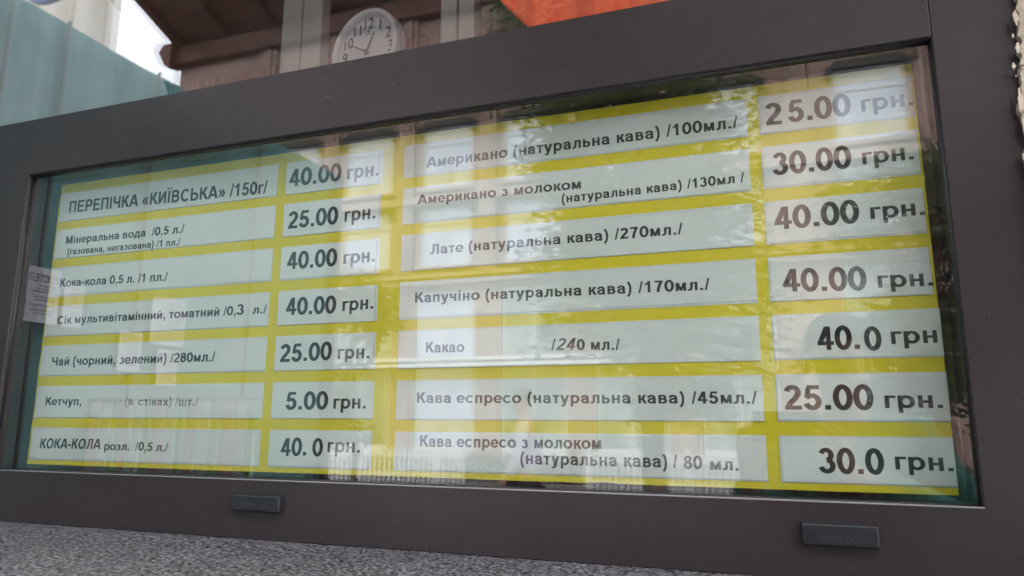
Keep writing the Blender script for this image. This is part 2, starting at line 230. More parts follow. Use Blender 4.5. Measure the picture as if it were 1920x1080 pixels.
TEXTS = [
    ('ln1', 'ПЕРЕПІЧКА «КИЇВСЬКА» /150г/', -1.2987, 0.4032, -0.8195, 0.3936, 0.0242, 'c', 0, 0.012, 0),
    ('ln2', 'Мінеральна вода  /0,5 л./', -1.2971, 0.3388, -1.0, 0.3369, 0.016, 'c', 0, 0.014, 0),
    ('ln2', '(газована, негазована) /1 пл./', -1.2892, 0.3162, -1.0061, 0.3137, 0.0134, 'c', 0, 0.012, 0),
    ('ln3', 'Кока-кола 0,5 л. /1 пл./', -1.2989, 0.2526, -1.0286, 0.2487, 0.0165, 'c', 0, 0.014, 0),
    ('ln4', 'Сік мультивітамінний, томатний /0,', -1.294, 0.1788, -0.8683, 0.1778, 0.0161, 'c', 0, 0.014, 0),
    ('ln4', '3', -0.8671, 0.1777, -0.8512, 0.1774, 0.0189, 'c', 0, 0.03, 0),
    ('ln4', 'л./', -0.8333, 0.178, -0.8033, 0.178, 0.0145, 'c', 0, 0.014, 0),
    ('ln5', 'Чай (чорний, зелений) /280мл./', -1.2955, 0.0985, -0.9054, 0.0981, 0.0169, 'c', 0, 0.014, 0),
    ('ln6', 'Кетчуп,', -1.2991, 0.0238, -1.2075, 0.0235, 0.0156, 'c', 0, 0.014, 0),
    ('ln6', 'гірчиця', -1.1981, 0.0235, -1.1097, 0.0232, 0.0152, 'c', 0, 0.0, 1),
    ('ln6', '(в', -1.1008, 0.0232, -1.0819, 0.0232, 0.0148, 'c', 0, 0.008, 2),
    ('ln6', 'стіках) /шт./', -1.0693, 0.0227, -0.9346, 0.0218, 0.0151, 'c', 0, 0.01, 2),
    ('ln7', 'КОКА-КОЛА', -1.3008, -0.0559, -1.1486, -0.0548, 0.0181, 'c', 0.1, 0.012, 0),
    ('ln7', 'розл.', -1.1393, -0.0565, -1.0801, -0.0564, 0.0146, 'c', 0, 0.006, 0),
    ('ln7', '/0,5 л./', -1.0666, -0.0557, -0.9927, -0.0567, 0.0148, 'c', 0.06, 0.006, 0),
    ('lp1', '40.00', -0.7738, 0.4005, -0.6675, 0.4003, 0.0316, 'c', 0, 0.015, 0),
    ('lp1', 'грн.', -0.656, 0.4009, -0.5953, 0.401, 0.0182, 'x', 0, 0.015, 0),
    ('lp2', '25.00', -0.7704, 0.3239, -0.6696, 0.3244, 0.0304, 'c', 0, 0.015, 0),
    ('lp2', 'грн.', -0.6572, 0.3264, -0.5981, 0.327, 0.0177, 'x', 0, 0.015, 0),
    ('lp3', '40.00', -0.7673, 0.252, -0.6676, 0.2516, 0.0301, 'c', 0, 0.015, 0),
    ('lp3', 'грн.', -0.6553, 0.2535, -0.5958, 0.2538, 0.0169, 'x', 0, 0.015, 0),
    ('lp4', '40.00', -0.7637, 0.1726, -0.6651, 0.1717, 0.0294, 'c', 0, 0.015, 0),
    ('lp4', 'грн.', -0.653, 0.1742, -0.5953, 0.1758, 0.0164, 'x', 0, 0.015, 0),
    ('lp5', '25.00', -0.7696, 0.0936, -0.6688, 0.0952, 0.0296, 'c', 0, 0.015, 0),
    ('lp5', 'грн.', -0.6578, 0.0966, -0.5985, 0.0956, 0.016, 'x', 0, 0.015, 0),
    ('lp6', '5.00', -0.7531, 0.0153, -0.6712, 0.0156, 0.0287, 'c', 0, 0.015, 0),
    ('lp6', 'грн.', -0.6612, 0.0165, -0.6016, 0.0168, 0.0161, 'x', 0, 0.015, 0),
    ('lp7', '40.', -0.7569, -0.0596, -0.7078, -0.0573, 0.0284, 'c', 0, 0.015, 0),
    ('lp7', '0', -0.6967, -0.0584, -0.6767, -0.058, 0.028, 'c', 0, 0.015, 0),
    ('lp7', 'грн.', -0.6681, -0.0516, -0.6088, -0.0513, 0.0157, 'x', 0, 0.015, 0),
    ('rn1', 'Американо (натуральна кава) /100мл./', -0.5065, 0.404, -0.0208, 0.4056, 0.0179, 'c', 0, 0.014, 0),
    ('rn2', 'Американо з молоком', -0.5211, 0.3431, -0.2486, 0.3407, 0.0158, 'c', 0, 0.014, 0),
    ('rn2', '(натуральна кава) /130мл /', -0.2785, 0.321, -0.0164, 0.3249, 0.0142, 'c', 0, 0.012, 0),
    ('rn3', 'Лате (натуральна кава) /270мл./', -0.4958, 0.2582, -0.1027, 0.2581, 0.0163, 'c', 0, 0.014, 0),
    ('rn4', 'Капучіно (натуральна кава) /170мл./', -0.5202, 0.1816, -0.0694, 0.1766, 0.0163, 'c', 0, 0.014, 0),
    ('rn5', 'Какао', -0.4988, 0.1022, -0.4341, 0.1012, 0.0166, 'c', 0, 0.014, 0),
    ('rn5', '/', -0.2965, 0.1002, -0.2901, 0.1, 0.0171, 'c', 0.05, 0.0, 0),
    ('rn5', '24', -0.2893, 0.1, -0.2621, 0.0992, 0.0175, 'c', 0.3, 0.016, 0),
    ('rn5', '0 мл./', -0.2582, 0.0991, -0.1956, 0.098, 0.0158, 'c', 0, 0.014, 0),
    ('rn6', 'Кава еспресо (натуральна кава) /45мл./', -0.512, 0.0252, -0.0164, 0.0222, 0.0161, 'c', 0, 0.014, 0),
    ('rn7', 'Кава еспресо з молоком', -0.5045, -0.0403, -0.225, -0.0395, 0.017, 'c', 0, 0.012, 0),
    ('rn7', '(натуральна кава)', -0.3437, -0.0621, -0.1353, -0.062, 0.0172, 'c', 0, 0.012, 0),
    ('rn7', '/', -0.1276, -0.0618, -0.122, -0.0616, 0.0167, 'c', 0, 0.008, 0),
    ('rn7', '80', -0.1137, -0.0628, -0.0896, -0.0625, 0.0169, 'c', 0, 0.014, 0),
    ('rn7', 'мл.', -0.0795, -0.0633, -0.044, -0.0634, 0.0157, 'c', 0, 0.014, 0),
    ('rn7', '/', -0.0427, -0.0633, -0.0374, -0.0632, 0.0155, 'c', 0, 0.0, 1),
    ('rp1', '2', 0.0162, 0.4036, 0.037, 0.4026, 0.0321, 'c', 0, 0.018, 0),
    ('rp1', '5.00', 0.0449, 0.4038, 0.1241, 0.4027, 0.0318, 'c', 0, 0.018, 0),
    ('rp1', 'грн.', 0.1366, 0.4058, 0.1977, 0.406, 0.0169, 'x', 0, 0.015, 0),
    ('rp2', '30.00', 0.0206, 0.3303, 0.1193, 0.3296, 0.0316, 'c', 0, 0.018, 0),
    ('rp2', 'грн.', 0.1322, 0.3321, 0.1919, 0.3325, 0.0165, 'x', 0, 0.015, 0),
    ('rp3', '40.00', 0.0189, 0.2535, 0.1231, 0.2546, 0.0312, 'c', 0, 0.018, 0),
    ('rp3', 'грн.', 0.1359, 0.2574, 0.198, 0.2579, 0.016, 'x', 0, 0.015, 0),
    ('rp4', '40.00', 0.0244, 0.1683, 0.1249, 0.1654, 0.0305, 'c', 0, 0.018, 0),
    ('rp4', 'грн.', 0.1373, 0.1671, 0.1992, 0.1665, 0.0158, 'x', 0, 0.015, 0),
    ('rp5', '40.', 0.0614, 0.0899, 0.1106, 0.0902, 0.0303, 'c', 0, 0.018, 0),
    ('rp5', '0', 0.1159, 0.0884, 0.1358, 0.0878, 0.0297, 'c', 0, 0.018, 0),
    ('rp5', 'грн', 0.1465, 0.0952, 0.1973, 0.0952, 0.0157, 'x', 0, 0.015, 0),
    ('rp6', '25.00', 0.017, 0.0146, 0.1209, 0.0142, 0.031, 'c', 0, 0.018, 0),
    ('rp6', 'грн.', 0.1329, 0.0164, 0.1958, 0.0163, 0.0153, 'x', 0, 0.015, 0),
    ('rp7', '30.0', 0.0522, -0.0637, 0.1264, -0.0636, 0.0307, 'c', 0, 0.018, 0),
    ('rp7', 'грн.', 0.1385, -0.0573, 0.2, -0.0578, 0.0155, 'x', 0, 0.015, 0),
]
# ------------------------------------------------------------------ materials
PROFILE = vary(mat('brown_grey_coated_aluminium', (.05, .042, .043), .3, spec=.42), (.0275, .0195, .0200), (.0335, .0245, .0255), 4, detail=3, lo=.15, hi=.85, bump=.12, bscale=900, dist=.0003, rough=(.20, .33))
def weather(m):
    N, L, b = nodes(m); t = N.new('ShaderNodeTexCoord'); mp = N.new('ShaderNodeMapping'); mp.inputs['Scale'].default_value = (1.2, 1, 60); mp.inputs['Rotation'].default_value = (0, .06, 0)
    n = N.new('ShaderNodeTexNoise'); n.inputs['Scale'].default_value = 6; n.inputs['Detail'].default_value = 8; r = N.new('ShaderNodeMapRange'); r.inputs[1].default_value = .60; r.inputs[2].default_value = .74; r.inputs[4].default_value = .035
    n2 = N.new('ShaderNodeTexNoise'); n2.inputs['Scale'].default_value = 2.6; n2.inputs['Detail'].default_value = 9; n2.inputs['Roughness'].default_value = .72; r2 = N.new('ShaderNodeMapRange'); r2.inputs[1].default_value = .30; r2.inputs[2].default_value = .85; r2.inputs[4].default_value = .10
    ad = N.new('ShaderNodeMath'); ad.operation = 'ADD'; mx_ = N.new('ShaderNodeMixRGB'); mx_.inputs[2].default_value = (.16, .14, .13, 1)
    src = b.inputs['Base Color'].links[0].from_socket
    L.new(t.outputs['Object'], mp.inputs[0]); L.new(mp.outputs[0], n.inputs['Vector']); L.new(t.outputs['Object'], n2.inputs['Vector']); L.new(n.outputs['Fac'], r.inputs[0]); L.new(n2.outputs['Fac'], r2.inputs[0])
    L.new(r.outputs[0], ad.inputs[0]); L.new(r2.outputs[0], ad.inputs[1]); L.new(ad.outputs[0], mx_.inputs[0]); L.new(src, mx_.inputs[1]); L.new(mx_.outputs[0], b.inputs['Base Color'])
weather(PROFILE)
RUBBER = mat('black_rubber', (.012, .012, .014), .38)
BEADMAT = mat('dark_bead', (.045, .040, .043), .3)
CAPMAT = vary(mat('dark_grey_plastic', (.04, .042, .046), .42, spec=.35), (.016, .0175, .020), (.022, .024, .027), 60, bump=.1, bscale=500, dist=.0003)
YELLOW = vary(mat('yellow_sheet', (.6, .5, .02), .42), (.60, .51, .004), (.66, .555, .008), 3.5, detail=6, rough=(.35, .5))
POCKET = vary(mat('pale_film', (.7, .76, .72), .35), (.56, .61, .57), (.62, .66, .62), 14, detail=6)
PAPER = vary(mat('white_paper', (.74, .79, .76), .5), (.585, .635, .585), (.65, .69, .64), 6, detail=7, bump=.12, bscale=22, dist=.002)
EDGE = mat('edge_shadow_line', (.22, .24, .23), .6)  # thin shadow line at the strip edges, put into the colour
INK = vary(mat('black_vinyl', (.012, .013, .014), .35), (.010, .011, .012), (.022, .022, .023), 30)
FADED = mat('faded_print', (.56, .61, .58), .5)
HALF = vary(mat('worn_print', (.16, .17, .17), .5), (.03, .033, .035), (.22, .24, .235), 45, detail=4)
GLASS1 = glass('outer_window_glass', 2.2, dust=.004)
GLASS2 = glass('inner_window_glass', 1.6, dust=.002)
GLASSU = glass('upper_window_glass', 2.8, dust=.008)
GLASSV = glass('upper_inner_glass', 1.6, dust=.002)

# ------------------------------------------------------------------ setting: street, pavement, shop wall
asphalt = vary(mat('asphalt', (.05, .05, .052), .85), (.04, .04, .042), (.065, .064, .065), 3, bump=.4, bscale=60, dist=.01)
paving = vary(mat('paving_concrete', (.2, .19, .18), .8), (.17, .165, .16), (.26, .25, .24), 1.5, bump=.3, bscale=30, dist=.004)
bm = bmesh.new(); box(bm, (-300, -300, -.35), (300, 300, -.13)); link('ground', done(bm), asphalt, kind='structure')
bm = bmesh.new(); box(bm, (-60, -14.2, -.126), (60, -5.2, -.12)); link('road', done(bm), asphalt, kind='structure')
pv = link('pavement', boxes(((-40, -5.0, -.125), (40, 12, -.012))), paving, kind='structure')
tile_me = boxes(((-.245, -.245, -.011), (.245, .245, .0)), bev=.004)
for i in range(12):
    for j in range(9):
        link('paving_slab', tile_me, paving, pv, loc=(-3.25 + i * .5, -.55 - j * .5, 0))
link('kerb', boxes(((-40, -5.17, -.125), (40, -5.004, .004)), bev=.01), vary(mat('kerb_stone', (.3, .29, .28)), (.26, .25, .24), (.36, .35, .33), 4), kind='structure')
link('far_pavement', boxes(((-60, RY(24) , -.125), (60, -14.3, .0))), paving, kind='structure')
link('far_kerb', boxes(((-60, -14.29, -.125), (60, -14.12, .01)), bev=.01), bpy.data.materials['kerb_stone'], kind='structure')

PLASTER = vary(mat('cream_peeling_plaster', (.7, .6, .48), .85), (.52, .42, .31), (.70, .60, .47), 26, detail=8, lo=.38, hi=.62, stretch=(1, 1, .35), bump=.35, bscale=60, dist=.003)
OLDCOAT = mat('dark_old_coat', (.16, .11, .08), .9)
ZS, ZT = Z(-.1795), Z(1.95)          # foot and head of the window opening
XL, XR = -2.700, .3200
STL = -1.472
wall = empty('shop_wall', (XR, -.07, 0), kind='structure')
def wall_piece(a, b, name='wall_section'): return link(name, boxes((a, b)), PLASTER, wall)
wall_piece((XR + .035, -.07, 0), (5.5, .25, 4.6)); wall_piece((-7, -.07, 0), (XL, .25, 4.6))
wall_piece((XL, -.07, ZT), (XR + .035, .25, 4.6)); wall_piece((XL, -.07, 0), (XR + .035, .25, ZS - .036))
link('cornice', boxes(((-7, -1.15, 3.75), (5.5, -.071, 4.0)), ((-7, -.9, 3.6), (5.5, -.071, 3.749)), bev=.01), PLASTER, wall)  # unseen overhang, added to cut the light on the window and board
# the broken edge of plaster beside the frame: ragged outline, flaked in layers
bm = bmesh.new(); cols = 12; zs = [ZS - .03 + i * .0035 for i in range(int((ZT - ZS + .03) / .0035) + 1)]
grid = []
def edge_x(z):
    zz_ = z - EYE
    return .2925 + max(0, zz_ - .36) * .075 + .0042 * noise.noise(Vector((0, 1.7, z * 40))) + .0028 * noise.noise(Vector((3, 1.7, z * 130))) + (.002 if noise.noise(Vector((8, 2, z * 60))) > .1 else 0)
for z in zs:
    e = edge_x(z); row = []
    for c in range(cols):
        t = c / (cols - 1); x = e + (XR + .037 - e) * t
        y = -.0725 - .0016 * noise.noise(Vector((x * 70, z * 35, 4))) - .0007 * noise.noise(Vector((x * 260, z * 140, 1))) + (.0015 if c == 0 else 0)
        row.append(bm.verts.new((x, y, z)))
    row.insert(0, bm.verts.new((e + .0008, -.0605, z))); grid.append(row)
for a, b in zip(grid, grid[1:]):
    for i in range(len(a) - 1): bm.faces.new((a[i], a[i + 1], b[i + 1], b[i]))
link('plaster_edge', done(bm), PLASTER, wall)
def flake(x, z, w, h, y=-.0745, m=PLASTER):
    n = 13; pts = []
    for i in range(n):
        a = 2 * math.pi * i / n; k = rnd.uniform(.45, 1.2)
        pts.append((x + math.cos(a) * w * k, z + math.sin(a) * h * k))
    link('paint_flake', prism(pts, y, y + .0012), m, wall)
for x, z, w, h in ((.2935, .4470, .0016, .0040), (.2905, .4090, .0022, .0042), (.2912, .3965, .0013, .0010), (.2925, .366, .0030, .016), (.2930, .338, .0020, .014),
                   (.2905, .300, .0036, .007), (.2930, .288, .0028, .012), (.2945, .26, .002, .02), (.2990, .47, .003, .012), (.2960, .43, .0025, .010)):
    flake(x, Z(z), w, h)
for x, z, w, h in ((.2985, .4085, .0040, .0016), (.2960, .4060, .0016, .0035), (.2965, .272, .0022, .007), (.2960, .322, .0008, .012)):
    flake(x, Z(z), w, h, -.0752, OLDCOAT)

# interior of the shop: dark room behind the window
ROOM = vary(mat('dim_brown_boards', (.16, .06, .045), .6), (.20, .05, .03), (.42, .13, .07), 6, stretch=(6, 1, .3))
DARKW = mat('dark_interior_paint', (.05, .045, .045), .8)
link('shop_floor', boxes(((-7, .26, .0), (5.5, 5, .03))), mat('shop_floor_tile', (.12, .10, .09), .5), kind='structure')
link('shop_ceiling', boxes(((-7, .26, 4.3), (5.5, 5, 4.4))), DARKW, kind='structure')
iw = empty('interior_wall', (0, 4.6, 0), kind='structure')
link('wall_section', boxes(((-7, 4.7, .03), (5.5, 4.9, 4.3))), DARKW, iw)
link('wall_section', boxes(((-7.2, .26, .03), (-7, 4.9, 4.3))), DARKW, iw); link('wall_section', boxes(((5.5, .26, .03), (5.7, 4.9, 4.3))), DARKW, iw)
# brown wood lining boards on the inner partition
px = -5.2
while px < 1.6:
    w = .17
    link('wood_panel', boxes(((px + .003, 2.2 + rnd.uniform(0, .008), .03), (px + w - .003, 2.23, 3.5)), bev=.002), ROOM, iw); px += w

# granite sill
GRAN = mat('speckled_granite', (.2, .2, .2), .38)
N, L, b = nodes(GRAN)
t = N.new('ShaderNodeTexCoord'); n1 = N.new('ShaderNodeTexNoise'); n1.inputs['Scale'].default_value = 190; n1.inputs['Detail'].default_value = 3
vo = N.new('ShaderNodeTexVoronoi'); vo.inputs['Scale'].default_value = 300
rr = N.new('ShaderNodeValToRGB'); e = rr.color_ramp.elements; e[0].position = .40; e[0].color = (.018, .018, .019, 1); e[1].position = .64; e[1].color = (.41, .40, .415, 1)
k = e.new(.46); k.color = (.11, .105, .115, 1); k = e.new(.56); k.color = (.20, .195, .21, 1)
mxx = N.new('ShaderNodeMixRGB'); mxx.blend_type = 'MULTIPLY'; mxx.inputs[0].default_value = .35
L.new(t.outputs['Object'], n1.inputs['Vector']); L.new(t.outputs['Object'], vo.inputs['Vector']); L.new(n1.outputs['Fac'], rr.inputs[0]); L.new(rr.outputs[0], mxx.inputs[1]); L.new(vo.outputs['Distance'], mxx.inputs[2])
L.new(mxx.outputs[0], b.inputs['Base Color'])
n9 = N.new('ShaderNodeTexNoise'); n9.inputs['Scale'].default_value = 9; n9.inputs['Detail'].default_value = 5; r9 = N.new('ShaderNodeMapRange'); r9.inputs[3].default_value = .62; r9.inputs[4].default_value = 1.25
L.new(t.outputs['Object'], n9.inputs['Vector']); L.new(n9.outputs['Fac'], r9.inputs[0]); m9 = N.new('ShaderNodeMixRGB'); m9.blend_type = 'MULTIPLY'; m9.inputs[0].default_value = 1
L.new(mxx.outputs[0], m9.inputs[1]); L.new(r9.outputs[0], m9.inputs[2]); L.new(m9.outputs[0], b.inputs['Base Color'])
bu = N.new('ShaderNodeBump'); bu.inputs['Strength'].default_value = .5; bu.inputs['Distance'].default_value = .001; L.new(n1.outputs['Fac'], bu.inputs['Height']); L.new(bu.outputs[0], b.inputs['Normal'])
sill = link('granite_sill', boxes(((-2.75, -.62, Z(-.213)), (XR + .034, -.012, Z(-.1805))), bev=.003), GRAN)
tag(sill, 'grey speckled granite sill below the brown window frame', 'sill')

# ------------------------------------------------------------------ window
win = empty('shop_window', ((XL + XR) / 2, -.06, ZS), label='brown grey aluminium shop window with the menu board behind its lower pane', cat='window')
F, BK = Y(.94), -.0385
OPL, OPR, OB, OT = -1.345, .2145, Z(-.0935), Z(.4695)
TT = Z(.5845)
link('stile', boxes(((STL, F, ZS), (OPL, BK, OT))), PROFILE, win)
link('stile', boxes(((XL, F, ZS), (XL + .08, BK, ZT))), PROFILE, win)
link('side_panel', boxes(((XL + .08, F, ZS), (STL - .001, BK, OT))), PROFILE, win)
link('stile', boxes(((OPR, F, ZS), (XR, BK, ZT)), bev=.0005), PROFILE, win)
link('bottom_rail', boxes(((OPL, F, ZS), (OPR, BK, OB))), PROFILE, win)
link('transom', boxes(((XL + .08, F, OT), (OPR - .0011, BK, TT)), bev=.0005), PROFILE, win)
link('top_rail', boxes(((XL + .08, F, ZT - .09), (OPR, BK, ZT))), PROFILE, win)
for a, b2 in (((OPL - .02, BK + .0005, OB - .02), (OPR + .02, .012, OB)), ((OPL - .02, BK + .0005, OT), (OPR + .02, .012, TT)), ((OPL - .02, BK + .0005, OB + .0005), (OPL, .012, OT - .0005)), ((OPR, BK + .0005, OB + .0005), (OPR + .02, .012, OT - .0005))):
    link('darkened_reveal', boxes((a, b2)), RUBBER, win)  # coloured black so the reveal looks unlit behind the glass
def glazing(x0, x1, z0, z1):
    """stepped bead and round black gasket all round one opening"""
    for dy, w, mt, nm in ((.0015, .0006, BEADMAT, 'glazing_bead'), (.0045, .0012, PROFILE, 'glazing_bead')):
        y0, y1 = F + dy, F + dy + .0022
        link(nm, boxes(((x0, y0, z0), (x1, y1, z0 + w)), bev=.0002), mt, win); link(nm, boxes(((x0, y0, z1 - w), (x1, y1, z1)), bev=.0002), mt, win)
        link(nm, boxes(((x0, y0, z0 + w), (x0 + w, y1, z1 - w)), bev=.0002), mt, win); link(nm, boxes(((x1 - w, y0, z0 + w), (x1, y1, z1 - w)), bev=.0002), mt, win)
    g = .0004; yy = F + .0090
    for a, b2 in (((x0 + g, yy, z0 + g), (x1 - g, yy, z0 + g)), ((x0 + g, yy, z1 - g), (x1 - g, yy, z1 - g)), ((x0 + g, yy, z0 + g), (x0 + g, yy, z1 - g)), ((x1 - g, yy, z0 + g), (x1 - g, yy, z1 - g))):
        bm = bmesh.new(); tube(bm, a, b2,   .0028, .0028, 12); link('gasket', done(bm, True), RUBBER, win)
glazing(OPL, OPR, OB, OT)
# the light strip of bare metal along the foot of the pane
link('foot_strip', boxes(((OPL, F + .0005, OB), (OPR, F + .0035, OB + .0016)), bev=.0003), mat('bare_aluminium', (.42, .40, .42), .35, .6), win)
def pane(x0, x1, z0, z1, y, m, tilt=(0, 0)):
    cx, cz = (x0 + x1) / 2, (z0 + z1) / 2
    me = boxes(((x0 - cx, 0, z0 - cz), (x1 - cx, .004, z1 - cz)))
    o = link('glass_pane', me, m, win, loc=Vector((cx, y, cz)) - win.location); o.rotation_euler = (tilt[0], 0, tilt[1]); return o
pane(OPL, OPR, OB, OT, MIRROR, GLASS1)
pane(OPL + .001, OPR - .001, OB + .001, OT - .001, MIRROR + .017, GLASS2, (R(.05), R(.16)))
pane(XL + .08, OPR, TT, ZT - .09, MIRROR, GLASSU)
pane(XL + .081, OPR - .001, TT + .001, ZT - .091, MIRROR + .016, GLASSV, (R(.0), R(.26)))
# specks of paint and dust caught on the frame and the panes
bm = bmesh.new()
for px, pz, s in ((-.662, .5265, .0009), (-1.02, .5395, .0006), (.24, .12, .0004)):
    bmesh.ops.create_icosphere(bm, subdivisions=1, radius=s, matrix=Matrix.Translation((px, F - s * .2, Z(pz))) @ Matrix.Diagonal((1.3, .5, .9, 1)))
for px, pz, s in ((-.560, .622, .0005), (-.535, .6235, .0006), (-.60, .66, .0004)):
    bmesh.ops.create_icosphere(bm, subdivisions=1, radius=s, matrix=Matrix.Translation((px, MIRROR - s * .3, Z(pz))) @ Matrix.Diagonal((1.4, .5, .9, 1)))
link('paint_specks', done(bm), mat('pale_paint_specks', (.4, .38, .37), .7), win, kind='stuff')
# rounded drain caps with the maker's raised name
def drain_cap(x0, x1, z0, z1, word):
    y1 = F; y0 = F - .0100
    link('dark_gap_plate', boxes(((x0 - .0008, F - .0012, z0 - .0008), (x1 + .0008, F + .001, z1 + .0008)), bev=.0004), RUBBER, win)  # dark plate drawn in place of the shaded gap round the cap
    bm = bmesh.new(); box(bm, (x0, y0, z0), (x1, y1 + .004, z1), bev=.0032, seg=3)
    o = link('drain_cap', done(bm, True), CAPMAT, win, label='dark grey plastic drain cap')
    mod = o.modifiers.new('wn', 'WEIGHTED_NORMAL')
    me = text_mesh(word, .006, 3, 1.05); w = max(v.co.x for v in me.vertices); s = (x1 - x0) * .50 / w; h = .0072 / .72
    for v in me.vertices: v.co = Vector((x0 + (x1 - x0) * .23 + v.co.x * s, y0 - .00035, z0 + .0058 + v.co.y * h)) - Vector((0, v.co.z * .01, 0))
    t = link('lettering', me, mat('cap_lettering', (.040, .042, .047), .35), o)
    t.location = -win.location + win.location * 0; t.location = Vector((0, 0, 0))
drain_cap(-.7916, -.7030, Z(-.1390), Z(-.1142), 'PROFILCO'); drain_cap(.0246, .1070, Z(-.1412), Z(-.1160), 'PROFILCO')

# ------------------------------------------------------------------ menu board
BX0, BX1, BZ0, BZ1 = -1.3318, .2030, Z(-.0855), Z(.4650)
board = empty('menu_board', ((BX0 + BX1) / 2, 0, BZ0), label='yellow menu board of pale price strips behind the lower glass pane', cat='menu board')
pts = [(BX0, BZ0)]
x = BX0
while x < BX1 - .03:
    x += .03; pts.append((x, BZ0 + (.0022 if abs(x + .215) < .02 else 0) + rnd.uniform(-.0003, .0003)))
pts += [(BX1, BZ0), (BX1 - .002, BZ1)]
pts += [(BX0 + .004, BZ1)]
zz = BZ1
for k in range(9):      # the left edge was cut by hand and keeps small steps
    zz -= .055; s = rnd.uniform(.0, .0045); pts += [(BX0 + .004 - s, zz + .005), (BX0 + .0015 + rnd.uniform(-.001, .001), zz)]
link('yellow_sheet', prism(pts, 0, .003), YELLOW, board)
LT = [.4461, .3697, .2923, .2149, .1377, .0601, -.0175]; LB = [.3866, .3103, .2334, .1556, .0788, .0006, -.0770]
RT_ = [.4474, .3731, .2940, .2163, .1382, .0600, -.0182]; RB = [.3911, .3121, .2340, .1556, .0783, -.0004, -.0764]
COLS = {'ln': (-1.3262, -.7996, LT, LB), 'lp': (-.7817, -.5890, LT, LB), 'rn': (-.5484, -.0086, RT_, RB), 'rp': (.0074, .1985, RT_, RB)}
ROWL = {'ln': ['top left name strip naming the bread roll in capitals', 'name strip for mineral water in two lines, left column', 'name strip for half litre cola in small letters, third row',
               'name strip for multivitamin and tomato juice', 'name strip for black and green tea', 'name strip for ketchup with one faded word beside it', 'bottom left name strip for draught cola in capitals'],
        'rn': ['name strip for plain americano coffee, top of the right column', 'name strip for americano with milk in two lines', 'name strip for latte coffee', 'name strip for cappuccino coffee',
               'name strip for cocoa with a handwritten volume', 'name strip for espresso coffee', 'name strip for espresso with milk in two lines, bottom row'],
        'lp': ['price strip 40.00 beside the bread roll strip', 'price strip 25.00 beside the mineral water strip', 'price strip 40.00 beside the half litre cola strip', 'price strip 40.00 beside the juice strip',
               'price strip 25.00 beside the tea strip', 'price strip 5.00 beside the ketchup strip', 'price strip 40.0 beside the draught cola strip, bottom row'],
        'rp': ['price strip 25.00 in the top right corner of the board', 'price strip 30.00 beside the americano with milk strip', 'price strip 40.00 beside the latte strip', 'price strip 40.00 beside the cappuccino strip',
               'price strip 40.0 beside the cocoa strip', 'price strip 25.00 beside the espresso strip', 'price strip 30.0 in the bottom right corner of the board']}
strips = {}
for key, (x0, x1, T_, B_) in COLS.items():
    for i in range(7):
        zt, zb = Z(T_[i]), Z(B_[i])
        link('pocket', boxes(((x0, -.0008, zb), (x1 + (.0045 if key == 'rp' and i > 3 else 0), .0, zt))), POCKET, board)
        ins = {'lp': (.0, rnd.uniform(.001, .0045)), 'rp': (rnd.uniform(0, .002), 0), 'ln': (rnd.uniform(.001, .006), 0), 'rn': ([.02, .022, .024, .015, .001, .02, .022][i], 0)}[key]
        a0, a1 = x0 + .001 + ins[0], x1 - .0008 - ins[1] + (.0048 if key == 'rp' and i > 3 else 0)
        t0, b0 = zt - rnd.uniform(.0008, .0045), zb + rnd.uniform(.0006, .0025); sk = rnd.uniform(-.0008, .0008)
        bm = bmesh.new(); e = .00028
        c = [(a0, b0), (a1, b0 + sk), (a1, t0 + sk), (a0, t0)]
        q = [(a0 + e, b0 + e), (a1 - e, b0 + sk + e), (a1 - e, t0 + sk - e), (a0 + e, t0 - e)]
        O = [bm.verts.new((p[0], -.0016, p[1])) for p in c]; I = [bm.verts.new((p[0], -.0018, p[1])) for p in q]; K = [bm.verts.new((p[0], -.0009, p[1])) for p in c]
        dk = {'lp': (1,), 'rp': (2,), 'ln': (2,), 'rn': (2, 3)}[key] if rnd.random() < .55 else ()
        f = bm.faces.new(I); f.material_index = 0
        for j in range(4):
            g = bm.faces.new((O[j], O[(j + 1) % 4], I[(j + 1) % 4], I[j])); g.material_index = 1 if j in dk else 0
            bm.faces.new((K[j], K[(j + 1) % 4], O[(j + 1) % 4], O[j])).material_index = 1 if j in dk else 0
        bm.faces.new(K[::-1])
        nm = 'name_strip' if key[1] == 'n' else 'price_strip'
        o = link(nm, done(bm), [PAPER, EDGE], None)
        tag(o, 'white ' + ROWL[key][i], 'name strip' if key[1] == 'n' else 'price strip', 'paper strips with drink names' if key[1] == 'n' else 'paper strips with prices')
        strips[key + str(i + 1)] = o
for key, s, x0, z0, x1, z1, h, mode, slant, bold, fade in TEXTS:
    vs, fs = letter_mesh(s, .035 if key[0] == 'r' and key[1] == 'n' else (.02 if mode == 'x' else .0), (1.16 if s[0] in '2345' and key[1] == 'p' else 1.13) if fade == 0 else .85)
    a, b2 = min(v[0] for v in vs), max(v[0] for v in vs)
    hh = h / (1.0 if mode == 'c' else XH); sx = (x1 - x0) / (b2 - a)
    me = bpy.data.meshes.new('lettering')
    me.from_pydata([(x0 + (v[0] - a) * sx + slant * v[2] * hh, -.00195 + v[1], Z(z0 + (z1 - z0) * (v[0] - a) / (b2 - a) + v[2] * hh)) for v in vs], [], fs)
    link('lettering', me, (INK, FADED, HALF)[fade], strips[key])
